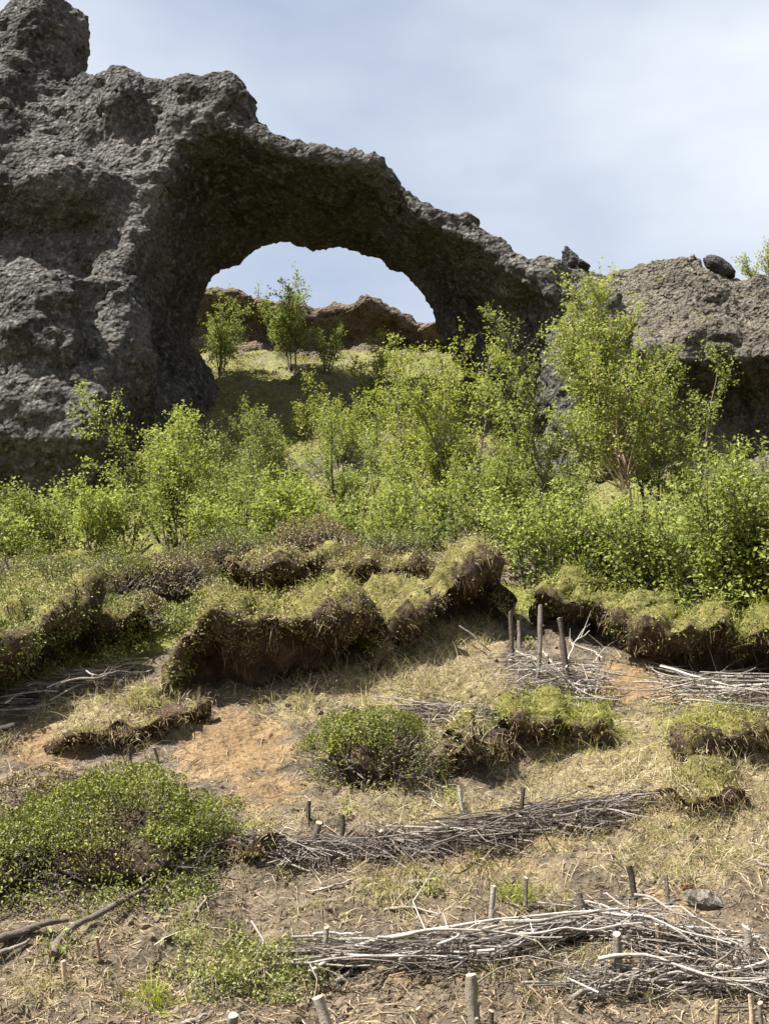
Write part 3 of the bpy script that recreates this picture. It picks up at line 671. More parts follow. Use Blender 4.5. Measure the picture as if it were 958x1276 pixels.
# ------------------------------------------------------------------ dwarf shrub domes
def dome(name, c, rx, ry, rz, tilt, mat, n, label, leafs=0.018, seed=0, bare=True):
    c = np.asarray(c, float); root = empty(name, c, label, 'bush')
    m = int(n*1.0)
    d = unit(RNG.normal(size=(m, 3))); d[:, 2] = np.abs(d[:, 2])*1.0-0.1; d = unit(d)
    lump = 1+0.26*fbm(d[:, 0]*2+seed, d[:, 1]*2, d[:, 2]*2, 3)
    sh = 1-0.36*RNG.random(m)**2.0
    V = d*np.array([rx, ry, rz])*(lump*sh)[:, None]
    V[:, 2] += tilt*V[:, 1]                                        # sits on the slope
    V += c; Nn = unit(d/np.array([rx, ry, rz]))
    keep = pn(V[:, 0]*6+seed, V[:, 1]*6, V[:, 2]*6)+0.7*pn(V[:, 0]*2.6, V[:, 1]*2.6, V[:, 2]*2.6+seed) > -0.34+0.35*(RNG.random(m)-0.5)
    if bare: keep &= (d[:, 2] > 0.28+0.42*np.maximum(0, -d[:, 1])+0.2*np.maximum(0, d[:, 0])+0.22*pn(d[:, 0]*2.5+seed, d[:, 1]*2.5, 3.0)) | (RNG.random(m) < 0.14)  # leaves thinned low on front and right so the dark heart imitates shade
    V, Nn = V[keep], Nn[keep]; k = len(V)
    Vl, Fl, a = leaves(V, Nn*0.5+RNG.normal(size=(k, 3))*0.7, Nn*0.8+RNG.normal(size=(k, 3))*0.5+np.array([0, 0, .4]), leafs*(0.6+0.8*RNG.random(k)))
    mk('leaves', Vl, Fl, mat, parent=root, attrs={'rnd': a}, kind='stuff')
    g = Geo()                                                        # woody stems and a soil-coloured heart that stops the view and stands for shade
    for i in range(170):
        q = unit(RNG.normal(size=3)); q[2] = abs(q[2])*0.9; e = q*np.array([rx, ry, rz])*0.96; e[2] += tilt*e[1]
        s0 = e*np.array([.35, .35, 0])*RNG.random(); s0[2] = tilt*s0[1]-0.05
        pts = np.stack([s0*(1-t)+e*t+RNG.normal(size=3)*0.02 for t in np.linspace(0, 1, 5)])+c
        g.tube(pts, np.linspace(0.006, 0.0025, 5), 4, a=RNG.random())
    g.mk('stems', 'branch_dark', parent=root)
    th, ph = np.meshgrid(np.linspace(0, 2*math.pi, 40, endpoint=False), np.linspace(0, math.pi, 20), indexing='ij')
    dd = np.stack([np.cos(th)*np.sin(ph), np.sin(th)*np.sin(ph), np.cos(ph)], -1)
    r = 0.58*(1+0.26*fbm(dd[..., 0]*2+seed, dd[..., 1]*2, dd[..., 2]*2, 3)+0.16*fbm(dd[..., 0]*6, dd[..., 1]*6, dd[..., 2]*6, 3))
    r = r*(0.72+0.28*sstep(-0.1, 0.5, dd[..., 2])); Vc = dd*r[..., None]*np.array([rx, ry, rz]); Vc[..., 2] += tilt*Vc[..., 1]; Vc = Vc.reshape(-1, 3)+c
    i = np.arange(40)[:, None]; j = np.arange(19)[None]; i2 = (i+1) % 40
    mk('shade_heart', Vc, np.stack([i*20+j, i*20+j+1, i2*20+j+1, i2*20+j], -1).reshape(-1, 4), 'turf_soil', parent=root, attrs={'rnd': np.full(len(Vc), 0.02)}, smooth_=True)
    return root
c1 = hit(140, 1105); dome('heath_bush', c1+np.array([-0.02, .25, .10]), 0.66, 0.52, 0.42, 0.42, 'shrub_leaf_dark', 56000, 'large olive green heath bush hanging over a dark fallen root', 0.0145, 1)
c1b = hit(10, 1130); dome('willow_bush', c1b+np.array([-0.14, .2, .10]), 0.46, 0.36, 0.33, 0.35, 'shrub_leaf', 17000, 'grey green leaved bush merging into the left side of the large heath bush', 0.018, 2)
c1c = hit(50, 1000); dome('heath_bush', c1c+np.array([-.05, .15, .0]), 0.42, 0.30, 0.16, 0.45, 'shrub_leaf_brown', 9000, 'low brownish heath mat uphill of the large heath bush', 0.017, 3)
c2 = hit(465, 985); dome('heath_bush', c2+np.array([0, .22, .13]), 0.41, 0.32, 0.36, 0.40, 'shrub_leaf_dark', 30000, 'dark round heath bush on bare straw slope in front of bank', 0.0135, 4)

for i_, (a_, b_, rx_, rz_, mt_, lb_) in enumerate([(25, 775, .66, .36, 'shrub_leaf_dark', 'wide olive heath mound at the outer end of the crest'), (125, 768, .56, .32, 'shrub_leaf_dark', 'olive heath mound on the crest below the fresh willow bush'), (80, 812, .42, .24, 'shrub_leaf', 'olive heath mound right above the bleached brushwood heap'),
        (-5, 838, .40, .26, 'shrub_leaf_dark', 'dark olive heath mound at the outer end of the bleached brushwood'), (215, 752, .42, .24, 'shrub_leaf_brown', 'brownish heath mound between crest and green topped bank'), (285, 722, .45, .24, 'shrub_leaf', 'low heath mound on the crest beside the black hollow'),
        (395, 706, .55, .24, 'shrub_leaf_brown', 'russet heath mound on the crest above the black hollow'), (490, 716, .42, .20, 'shrub_leaf', 'flat heath mound on the crest by the low birch scrub'), (165, 800, .26, .18, 'shrub_leaf_brown', 'small brownish heath mound beside the grey root tangle')]):
    c_ = hit(a_, b_); dome('heath_mound', c_+np.array([0, .10, .16]), rx_*0.9, rx_*0.62, rz_*1.35, 0.42, mt_, int(22000*rx_), lb_, 0.017, 10+i_)

# ------------------------------------------------------------------ birches and willow scrub
def grow(base, height, stems, spread, lean, seed, limb=0.5, dens=1.0, curv=0.12, first=0.22, rad=None):
    r = np.random.default_rng(seed); B, tips = [], []
    rad = rad or height*0.008+0.004
    for s in range(stems):
        ang = r.random()*2*math.pi; tl = spread*(0.25+0.75*r.random()) if stems > 1 else 0
        d = unit(np.array([math.cos(ang)*tl+lean[0], math.sin(ang)*tl+lean[1], 1.0])); Ls = height*(0.72+0.28*r.random() if stems > 1 and s else 1.0)/max(d[2], .55)
        n = 9; p = np.array(base, float)+np.array([math.cos(ang), math.sin(ang), 0])*0.05*(stems > 1)-np.array([0, 0, .08]); pts = [p]
        for i in range(n-1):
            d = unit(d+r.normal(size=3)*curv*np.array([1, 1, .4])+np.array([0, 0, 0.06])); p = p+d*Ls/(n-1); pts.append(p)
        pts = np.array(pts); rr = np.linspace(rad, rad*0.14, n)*(0.75+0.5*r.random() if s else 1)
        B.append((pts, rr, 6))
        m = max(6, int(height*10*dens))
        for t in np.linspace(first, 0.98, m):
            k = t*(n-1); i = min(int(k), n-2); q = pts[i]+(pts[i+1]-pts[i])*(k-i); ax = unit(pts[i+1]-pts[i])
            a = r.random()*2*math.pi; side = unit(np.cross(ax, [math.cos(a), math.sin(a), 0.3])); el = 0.55+0.5*r.random()
            dl = unit(side*math.sin(el)+ax*math.cos(el)); Ll = height*limb*(1.05-0.75*t)*(0.55+0.6*r.random())*min(1, 0.45+t*2)
            nl = 5; pl = [q]; dd = dl
            for _ in range(nl-1):
                dd = unit(dd+r.normal(size=3)*0.16+np.array([0, 0, 0.13])); pl.append(pl[-1]+dd*Ll/(nl-1))
            pl = np.array(pl); r0 = np.interp(t, np.linspace(0, 1, n), rr)*0.5
            B.append((pl, np.linspace(r0, 0.0022, nl), 4))
            for tt in np.linspace(0.3, 1.0, max(3, int(Ll/0.06))):
                k2 = tt*(nl-1); i2 = min(int(k2), nl-2); q2 = pl[i2]+(pl[i2+1]-pl[i2])*(k2-i2)
                dt = unit(unit(pl[i2+1]-pl[i2])*0.6+r.normal(size=3)*0.6+np.array([0, 0, 0.35])); Lt = (0.08+0.16*r.random())*(0.7+0.12*height)
                e = q2+dt*Lt; B.append((np.array([q2, e]), np.array([0.003, 0.0015]), 3)); tips.append((q2, e))
    return B, tips
def tree(name, base, height, label, mat='leaf_green', stems=1, spread=0.35, lean=(0, 0), seed=1, leaf=0.036, per=9, bark='bark_dark', group='birches and willow scrub below the arch', cat='tree', **kw):
    base = np.asarray(base, float); root = empty(name, base, label, cat, group)
    per = int(per*2.3); leaf *= 1.0
    B, tips = grow(base, height, stems, spread, lean, seed, **kw)
    g = Geo(); g2 = Geo()
    for pts, rr, k in B:
        if k == 6: g.tube(pts, rr, 7, a=RNG.random())
        else: g2.tube(pts, rr, k, cap=False, a=RNG.random())
    g.mk('trunk', bark, parent=root, smooth_=True); g2.mk('twigs', bark, parent=root, smooth_=True, kind='stuff')
    T = np.array([t for t in tips]); n = len(T); k = np.repeat(np.arange(n), per); m = len(k)
    u = RNG.random((m, 1))**0.7*1.15; ax = T[k, 1]-T[k, 0]
    C = T[k, 0]+ax*u+RNG.normal(size=(m, 3))*0.032
    D = unit(ax)*0.5+RNG.normal(size=(m, 3))*np.array([.8, .8, .45]); U = RNG.normal(size=(m, 3))*0.5+np.array([-0.25, -0.25, 0.8])
    clump = (RNG.random(n)*0.45)[k]
    V, F, a = leaves(C, D, U, leaf*(0.55+0.75*RNG.random(m)), 0.72, rnd=clump+0.55*RNG.random(m))
    mk('crown', V, F, mat, parent=root, attrs={'rnd': a}, kind='stuff')
    return root, m
NL = 0
def T(px, py, Y, top, label, **kw):
    global NL
    b = hit(px, py) if Y is None else P(px, py, Y); Y = b[1]; b[2] = Hg(b[0], b[1])
    zt = P(px, top, Y)[2]; r, m = tree(kw.pop('name', 'birch_tree'), b, max(0.3, zt-b[2]), label, **kw); NL += m; return r
# main birch: leaning trunk
T(786, 720, 13.6, 352, 'tallest birch with pale pinkish trunk leaning toward the dark span', mat='leaf_lime', stems=2, spread=0.22, lean=(-0.11, 0.03), seed=3, leaf=0.038, per=7, bark='bark_birch', limb=0.42, dens=1.9, first=0.28, rad=0.036, curv=0.06)
T(690, 720, 13.2, 405, 'slender birch stem leaning left with its bare tip against the dark leg', mat='leaf_green', stems=2, spread=0.2, lean=(-0.22, 0), seed=5, limb=0.26, dens=1.1, per=7)
T(215, 700, 13.6, 512, 'bright lime rounded willow bush in front of the grey pillar', name='willow_bush', cat='bush', mat='leaf_lime', stems=8, spread=0.62, seed=7, leaf=0.034, per=7, limb=0.36, dens=1.2, first=0.3)
T(40, 725, 12.6, 608, 'low green willow bush at the foot of the grey pillar', name='willow_bush', cat='bush', mat='leaf_green', stems=7, spread=0.7, seed=8, leaf=0.034, per=8, limb=0.5, dens=1.6)
T(110, 730, 12.2, 622, 'small fresh green willow bush on the heath bank crest', name='willow_bush', cat='bush', mat='leaf_lime', stems=6, spread=0.7, seed=18, leaf=0.034, per=8, limb=0.5, dens=1.6)
T(345, 700, 13.4, 606, 'spreading bright green scrub below the mossy arch floor', name='willow_bush', cat='bush', mat='leaf_lime', stems=8, spread=0.9, seed=9, leaf=0.034, per=8, limb=0.55, dens=1.7)
T(262, 700, 13.2, 610, 'low leafy scrub filling the gap right of the rounded lime bush', name='willow_bush', cat='bush', mat='leaf_green', stems=6, spread=0.8, seed=28, leaf=0.034, per=8, limb=0.5, dens=1.7)
T(308, 640, 16.6, 520, 'thin sparse sapling in front of the shaded arch foot', mat='leaf_deep', stems=2, spread=0.3, seed=10, per=6, limb=0.3)
T(435, 695, 14.2, 500, 'airy young birch standing before the yellow moss', mat='leaf_green', stems=3, spread=0.3, seed=11, limb=0.3, per=7)
T(505, 700, 15.0, 405, 'tall airy birch clump in front of the pale buttress', mat='leaf_olive', stems=3, spread=0.2, seed=12, limb=0.25, dens=1.1, per=7)
T(570, 712, 14.0, 412, 'olive birch with upright shoots left of the dark leg', mat='leaf_olive', stems=3, spread=0.24, seed=13, limb=0.26, dens=1.1, per=8)
T(620, 720, 13.0, 560, 'dense mid height birch scrub below the dark leg', name='birch_bush', cat='bush', mat='leaf_green', stems=6, spread=0.55, seed=14, limb=0.42, per=8, dens=1.3)
T(530, 715, 12.8, 610, 'low dense birch scrub above the straw draped bank', name='birch_bush', cat='bush', mat='leaf_green', stems=6, spread=0.75, seed=15, limb=0.5, per=8, dens=1.5)
T(815, 735, 14.6, 432, 'darker green birch close behind the tallest birch', mat='leaf_deep', stems=2, spread=0.25, lean=(0.02, 0), seed=16, limb=0.28, per=8, dens=1.2)
T(878, 760, 13.8, 458, 'birch with rounded top before the cliff undercut', mat='leaf_green', stems=3, spread=0.22, seed=17, limb=0.26, per=7)
T(745, 748, None, 620, 'thick green scrub at the foot of the tallest birch', name='birch_bush', cat='bush', mat='leaf_green', stems=8, spread=0.8, seed=19, limb=0.45, per=8, dens=1.5)
T(840, 775, None, 640, 'thick green scrub hanging over the long grassy bank', name='birch_bush', cat='bush', mat='leaf_deep', stems=8, spread=0.8, seed=20, limb=0.45, per=7, dens=1.2)
T(925, 792, None, 590, 'tall leafy birch scrub at the cliff end of the grassy bank', name='birch_bush', cat='bush', mat='leaf_green', stems=8, spread=0.6, seed=21, limb=0.38, per=7, dens=1.2)
T(1000, 810, None, 560, 'outermost birch scrub beneath the cliff', name='birch_bush', cat='bush', mat='leaf_green', stems=6, spread=0.5, seed=22, limb=0.36, per=8, dens=1.2)
T(950, 760, 15.0, 560, 'shaded birch scrub right under the cliff wall', name='birch_bush', cat='bush', mat='leaf_deep', stems=6, spread=0.5, seed=23, limb=0.36, per=8)
T(365, 462, 22.8, 338, 'slim conical birch framed by the arch opening, tallest there', mat='leaf_green', stems=4, spread=0.25, seed=24, limb=0.3, per=6, dens=1.0, leaf=0.044)
T(272, 462, 22.6, 368, 'birch half hidden by the inner wall of the arch', mat='leaf_green', stems=4, spread=0.3, seed=25, limb=0.34, per=6, dens=1.0, leaf=0.044)
T(408, 462, 22.8, 405, 'small birch shrub beside the slim birch in the opening', name='birch_bush', cat='bush', mat='leaf_deep', stems=4, spread=0.5, seed=26, limb=0.4, per=7, leaf=0.042)
T(478, 500, 20.5, 430, 'pale shrub growing on the moss below the ledge', name='birch_bush', cat='bush', mat='leaf_olive', stems=4, spread=0.4, seed=27, limb=0.35, per=7, leaf=0.042)
FILL = [(20, 690, 13.8, 630, 'low scrub against the pillar base', 'leaf_deep'), (230, 672, 14.6, 560, 'leafy scrub behind the rounded lime bush', 'leaf_green'), (310, 680, 14.8, 590, 'scrub at the mouth of the arch', 'leaf_green'),
        (395, 690, 13.9, 600, 'scrub below the yellow moss', 'leaf_lime'), (470, 705, 13.2, 590, 'scrub below the tall airy birch clump', 'leaf_green'), (600, 690, 15.2, 540, 'pale scrub before the dark leg foot', 'leaf_olive'), (655, 728, None, 620, 'scrub above the brush heap stakes', 'leaf_lime'),
        (700, 700, 14.8, 560, 'scrub behind the slender leaning stem', 'leaf_green'), (790, 756, None, 620, 'scrub around the pale birch trunk', 'leaf_lime'), (890, 780, None, 600, 'scrub between birch and cliff', 'leaf_green'), (960, 806, None, 660, 'scrub on the cliff end of the bank crest', 'leaf_lime'),
        (700, 742, None, 640, 'low scrub at the start of the grassy bank', 'leaf_green'), (590, 716, None, 630, 'low scrub behind the fallen pale branches', 'leaf_deep'), (800, 768, None, 680, 'low dark leaved scrub on the grassy bank lip', 'leaf_deep'), (880, 792, None, 700, 'low bright scrub on the grassy bank lip', 'leaf_green')]
FILL += [(-30, 715, 12.2, 612, 'scrub at the outer foot of the pillar', 'leaf_green'), (75, 712, 13.4, 605, 'lime scrub leaning on the pillar foot', 'leaf_lime'), (160, 712, 12.4, 618, 'scrub on the crest below the rounded lime bush', 'leaf_green'),
         (245, 705, 12.0, 628, 'low scrub on the crest right of the rounded lime bush', 'leaf_lime'), (310, 700, 11.9, 632, 'low scrub on the crest above the black hollow', 'leaf_green'), (370, 696, 12.0, 628, 'low lime scrub on the crest above the russet mound', 'leaf_lime'),
         (430, 698, 12.0, 625, 'low scrub on the crest beside the russet mound', 'leaf_green'), (490, 702, 12.0, 618, 'low scrub on the crest by the flat heath mound', 'leaf_lime'), (-110, 725, 12.4, 620, 'scrub beyond the outer foot of the pillar', 'leaf_lime'), (-190, 735, 12.6, 610, 'outermost scrub beside the pillar', 'leaf_green'), (1080, 830, None, 600, 'outermost scrub on the grassy bank', 'leaf_green'), (1160, 840, None, 590, 'scrub past the end of the grassy bank', 'leaf_lime'), (300, 660, 17.4, 545, 'dark leaved scrub against the inner arch wall', 'leaf_deep'), (390, 600, 19.4, 500, 'mossy shrub midway up the arch floor', 'leaf_olive'), (5, 715, 11.6, 650, 'low scrub at the outer end of the heath crest', 'leaf_lime'), (355, 660, 17.6, 520, 'scrub on the shaded floor of the arch', 'leaf_green'), (425, 660, 18.4, 490, 'slim scrub rising in front of the moss floor', 'leaf_olive')]
for i_, (a_, b_, Y0, tp_, lb, mt) in enumerate(FILL):
    T(a_, b_, Y0, tp_, lb, name='birch_bush', cat='bush', mat=mt, stems=6, spread=0.75, seed=60+i_, limb=0.45, per=6, dens=1.15, leaf=0.036)
q = rock_rest(955, 315)
r_, m_ = tree('birch_bush', q-np.array([0, -0.2, .1]), 1.0, 'pale birch bush on the cliff skyline', mat='leaf_olive', stems=6, spread=0.55, seed=31, per=6, limb=0.4, leaf=0.042, cat='bush', group='birches and willow scrub below the arch')

# ------------------------------------------------------------------ ground cover: mats, grass, litter, clods
def scatter(n, box=None, weight=None):
    """random points on the visible slope, drawn evenly over the picture so nearer ground is finer"""
    y0, y1, x0, x1 = box or (690, 1340, -240, 1200)
    px = RNG.uniform(x0, x1, n); py = RNG.uniform(y0, y1, n)
    Yr = np.interp(py, rowpy, rowY)
    V = P(px, py, Yr); x, y = V[:, 0]+RNG.normal(size=n)*0.02, V[:, 1]+RNG.normal(size=n)*0.10
    p = np.stack([x, y, Hg(x, y)], 1); a, b = proj(p); return p, a, b
rowpy = np.linspace(640, 1400, 40)
_rh = hit(np.full(40, 479.), rowpy); rowY = _rh[:, 1]
# heath mat on the upper bank
p, a, b = scatter(200000, (660, 900, -130, 640)); k = inpoly(a, b, MAT_POLY); p = p[k]; k = (pn(p[:, 0]*2.6, p[:, 1]*2.6, 3)+0.55 > RNG.random(len(p))); p = p[k]
nn = gnormal(p[:, 0], p[:, 1]); p = p+nn*(0.14*np.maximum(0, fbm(p[:, 0]*4.5, p[:, 1]*4.5, 7.7, 2)))[:, None]; V, F, at = cover_leaves(p+nn*0.01, nn, len(p), 0.019, 0.06)
mk('heath_mat', V, F, 'shrub_leaf', attrs={'rnd': at}, label='olive heath mat covering the crest of the slope', cat='heath', kind='stuff')
# leafy green mats low on the slope
p, a, b = scatter(36000, (1050, 1290, 60, 430)); wgt = blobs(a, b, [(310, 1212, 100, 45, 1.2), (190, 1118, 80, 24, 1.2), (240, 1165, 35, 25, .8), (150, 1140, 60, 14, .7), (850, 1195, 26, 10, .8), (195, 1250, 50, 16, .5)])
k = wgt*(0.75+0.8*pn(p[:, 0]*5, p[:, 1]*5, 2)) > 0.25+0.5*RNG.random(len(p)); p = p[k]
nn = gnormal(p[:, 0], p[:, 1]); V, F, at = cover_leaves(p, nn, len(p), 0.015, 0.045)
mk('creeping_shrub', V, F, 'shrub_leaf', attrs={'rnd': at}, label='yellow green creeping leafy mats low on the bare slope', cat='ground cover', kind='stuff')
# moss and low herbs on the ground behind
xx = np.r_[RNG.uniform(-5.0, 6.5, 40000), RNG.uniform(-4.5, 2, 34000)]; yy = np.r_[RNG.uniform(11.0, 20, 40000), RNG.uniform(18.5, 26.5, 34000)]; p = np.stack([xx, yy, Hg(xx, yy)], 1)
k = (0.35+pn(xx*1.1, yy*1.1, 6)) > RNG.random(74000)*0.7; p = p[k]; nn = gnormal(p[:, 0], p[:, 1])
V, F, at = cover_leaves(p, nn, len(p), 0.034, 0.08)
mk('moss_heath', V, F, 'moss_leaf', attrs={'rnd': at}, label='mossy low heath under the birches and the arch', cat='ground cover', kind='stuff')
# grass
def grass(name, n, field, mat, L0, L1, droop, label, cut=0.45, wd=0.0042, lay=0.6):
    p, a, b = scatter(n); s_, o_, g_, r_ = masks(a, b, p[:, 0], p[:, 1]); f = {'straw': s_, 'green': np.where(inpoly(a, b, MAT_POLY), 0.05, g_)}[field]
    cl = pn(p[:, 0]*5.5, p[:, 1]*5.5, 8.0)+0.6*pn(p[:, 0]*14, p[:, 1]*14, 2.0)
    k = (f+0.55*cl > cut*0.55+0.75*RNG.random(n)) & (p[:, 1] < 12.5); p = p[k]; m = len(p)
    fl = np.stack([pn(p[:, 0]*3, p[:, 1]*3, 1.0), pn(p[:, 0]*3, p[:, 1]*3, 7.0), np.zeros(m)], 1)
    D = np.stack([RNG.normal(size=m)*0.5, RNG.normal(size=m)*0.4-lay*0.6, 0.75+0.5*RNG.random(m)], 1)+fl*0.9
    V, F, at = blades(p-np.array([0, 0, .008]), D, L0+(L1-L0)*RNG.random(m)**1.6, wd*(0.7+0.6*RNG.random(m)), droop[0]+(droop[1]-droop[0])*RNG.random(m))
    mk(name, V, F, mat, attrs={'rnd': at}, label=label, cat='grass', kind='stuff'); return m
g1 = grass('dry_grass', 150000, 'straw', 'grass_straw', 0.05, 0.20, (0.3, 0.9), 'straw coloured dry grass lying down the slope')
g2 = grass('green_grass', 84000, 'green', 'grass_green', 0.04, 0.13, (0.05, 0.4), 'short yellow green grass on the banks and tufts', lay=0.2)
g3 = grass('fresh_grass', 40000, 'straw', 'grass_green', 0.04, 0.12, (0.1, 0.5), 'fresh green blades among the dry grass', cut=0.8)
# litter of stalks and bark
p, a, b = scatter(48000); p = p[(p[:, 1] < 11.8) & (~inpoly(a, b, MAT_POLY))]; m = len(p)
s_, o_, g_, r_ = masks(*proj(p), p[:, 0], p[:, 1]); k = (o_*0.9 < RNG.random(m)); p = p[k]; m = len(p); nn = gnormal(p[:, 0], p[:, 1])
D = RNG.normal(size=(m, 3)); D -= nn*(D*nn).sum(1, keepdims=True)*0.8
V, F, at = blades(p+nn*0.006, D, 0.03+0.10*RNG.random(m)**2, 0.0055, 0.05+0.2*RNG.random(m), seg=2)
mk('plant_litter', V, F, 'litter', attrs={'rnd': at}, label='dead stalks and bark scraps strewn over the soil', cat='litter', kind='stuff')
# soil clods
p, a, b = scatter(3000); s_, o_, g_, r_ = masks(a, b, p[:, 0], p[:, 1]); k = (p[:, 1] < 11) & (~inpoly(a, b, MAT_POLY)) & (pn(p[:, 0]*3, p[:, 1]*3, 4) > -0.15-0.3*(1-o_)+0.5*g_) & (o_ < 0.3+0.7*RNG.random(len(p))**3); p = p[k]; m = len(p)
ico = np.array([(0, 0, 1), (.89, 0, .45), (.28, .85, .45), (-.72, .53, .45), (-.72, -.53, .45), (.28, -.85, .45), (.72, .53, -.45), (-.28, .85, -.45), (-.89, 0, -.45), (-.28, -.85, -.45), (.72, -.53, -.45), (0, 0, -1)])
icf = np.array([(0, 1, 2), (0, 2, 3), (0, 3, 4), (0, 4, 5), (0, 5, 1), (1, 6, 2), (2, 7, 3), (3, 8, 4), (4, 9, 5), (5, 10, 1), (6, 7, 2), (7, 8, 3), (8, 9, 4), (9, 10, 5), (10, 6, 1), (11, 7, 6), (11, 8, 7), (11, 9, 8), (11, 10, 9), (11, 6, 10)])
sz = (0.006+0.020*RNG.random(m)**3.0)[:, None, None]*np.array([1.2, 1, .8])
V = p[:, None]+ico[None]*sz*(0.65+0.7*RNG.random((m, 12, 1)))
mk('soil_clods', V.reshape(-1, 3), (np.arange(m)[:, None, None]*12+icf[None]).reshape(-1, 3), 'clod_soil', attrs={'rnd': np.repeat(RNG.random(m), 12)}, label='crumbled brown soil clods scattered over the slope', cat='soil', kind='stuff')

# tussocks that stand out
def tussock(px, py, n, L, mat, label, lean=-0.4, dr=(0.5, 1.1), sp=0.035):
    c = hit(px, py); R = c+RNG.normal(size=(n, 3))*np.array([sp, sp*.7, .005]); R[:, 2] = Hg(R[:, 0], R[:, 1])-0.01
    D = np.stack([RNG.normal(size=n)*0.6, RNG.normal(size=n)*0.5+lean, 0.8+0.4*RNG.random(n)], 1)
    V, F, a = blades(R, D, L*(0.5+0.6*RNG.random(n)), 0.0045, dr[0]+(dr[1]-dr[0])*RNG.random(n), seg=4)
    mk('grass_tussock', V, F, mat, attrs={'rnd': a}, base=c, label=label, cat='grass tussock', group='tussocks on the slope')
TUS = [(10, 925, 'pale straw tussock drooping below the bleached brushwood', 'grass_straw'), (255, 815, 'bright fresh grass tussock on the green topped bank', 'grass_green'), (700, 905, 'bright yellow green tussock above the middle brushwood row', 'grass_green'),
       (600, 930, 'straw tussock draped beside the dark round heath bush', 'grass_straw'), (860, 990, 'tall straw tussock on the broken turf step', 'grass_straw'), (780, 960, 'straw tussock at the uphill end of the middle brushwood row', 'grass_straw'),
       (520, 1088, 'thin straw tussock above the long brushwood row', 'grass_straw'), (490, 1110, 'drooping straw tussock next to a short white log', 'grass_straw'), (380, 875, 'straw tussock under the black overhang of the green bank', 'grass_straw'),
       (190, 1240, 'short green tussock low on the bare soil beside creeping mat', 'grass_green'), (900, 905, 'green tussock on the hummock below the fan of branches', 'grass_green'), (330, 1030, 'straw tussock on the turf clod by the brushwood', 'grass_straw'),
       (640, 1120, 'short green tussock behind the white peeled stake', 'grass_green'), (745, 1195, 'dry tussock beside the pale cut post in brushwood', 'grass_straw'), (550, 790, 'pale straw heap under the straw draped bank', 'grass_straw'), (605, 800, 'pale straw mound between bank and upright stakes', 'grass_straw')]
for a, b, l, mt in TUS: tussock(a, b, 110, 0.17 if mt == 'grass_straw' else 0.14, mt, l, -0.45 if mt == 'grass_straw' else -0.1, (0.5, 1.1) if mt == 'grass_straw' else (0.1, 0.5))

# ------------------------------------------------------------------ stakes
def stake(top, foot, wpx, mat, label, cutm='cut_wood', bend=0.0, name='wooden_stake', group='stakes driven into the slope', knots=2):
    f = hit(*foot); Yt = f[1]-0.02
    t = P(top[0], top[1], Yt); dirv = unit(t-f); r = wpx*np.linalg.norm(f-np.array([0, 0, CAMZ]))/FPX/2
    f0 = f-dirv*0.18; root = empty(name, f, label, 'stake', group)
    n = 9; s = np.linspace(0, 1, n)[:, None]; pts = f0+(t-f0)*s
    perp = unit(np.cross(dirv, [0, 1, 0])); pts += perp*bend*np.sin(s*math.pi*1.3)*np.linalg.norm(t-f0)+RNG.normal(size=(n, 3))*r*0.12
    k = 12; th = np.arange(k)*2*math.pi/k; e1 = perp; e2 = np.cross(dirv, e1)
    rr = r*(1.1-0.2*s[:, 0])[:, None]*(1+0.10*RNG.normal(size=(1, k))+0.06*RNG.normal(size=(n, k))+0.12*RNG.normal(size=(n, 1))*(RNG.random((n, 1)) < 0.35))
    V = pts[:, None]+rr[..., None]*(np.cos(th)[None, :, None]*e1+np.sin(th)[None, :, None]*e2)
    slope = RNG.uniform(-0.55, 0.55)*r; V[-1] += dirv*(np.cos(th+RNG.random()*6)*slope)[:, None]
    i = np.arange(n-1)[:, None]*k; j = np.arange(k)[None]; j2 = (j+1) % k
    F = np.stack([i+j, i+j2, i+k+j2, i+k+j], -1).reshape(-1, 4)
    g = Geo(); g.add(V.reshape(-1, 3), F, RNG.random())
    for q in range(knots):                                       # side twig stubs
        tq = RNG.uniform(0.45, 0.92); c = f0+(t-f0)*tq; a = RNG.random()*6.28; dd = unit(e1*math.cos(a)+e2*math.sin(a)+dirv*0.6)
        g.tube(np.stack([c, c+dd*r*1.1, c+dd*r*1.9]), np.array([r*.4, r*.3, r*.2]), 5, a=RNG.random())
    g.mk('shaft', mat, parent=root, smooth_=True)
    top_c = V[-1].mean(0); Vc = np.r_[V[-1]*0.985+top_c*0.015+dirv*r*0.10, [top_c+dirv*r*0.12], V[-1]]
    Fc = np.array([[q, (q+1) % k, k] for q in range(k)]); Fr = np.array([[k+1+q, k+1+(q+1) % k, (q+1) % k, q] for q in range(k)])
    mk('cut_end', Vc, [Fc, Fr], cutm, parent=root, attrs={'rnd': np.full(len(Vc), RNG.random())})
    return root
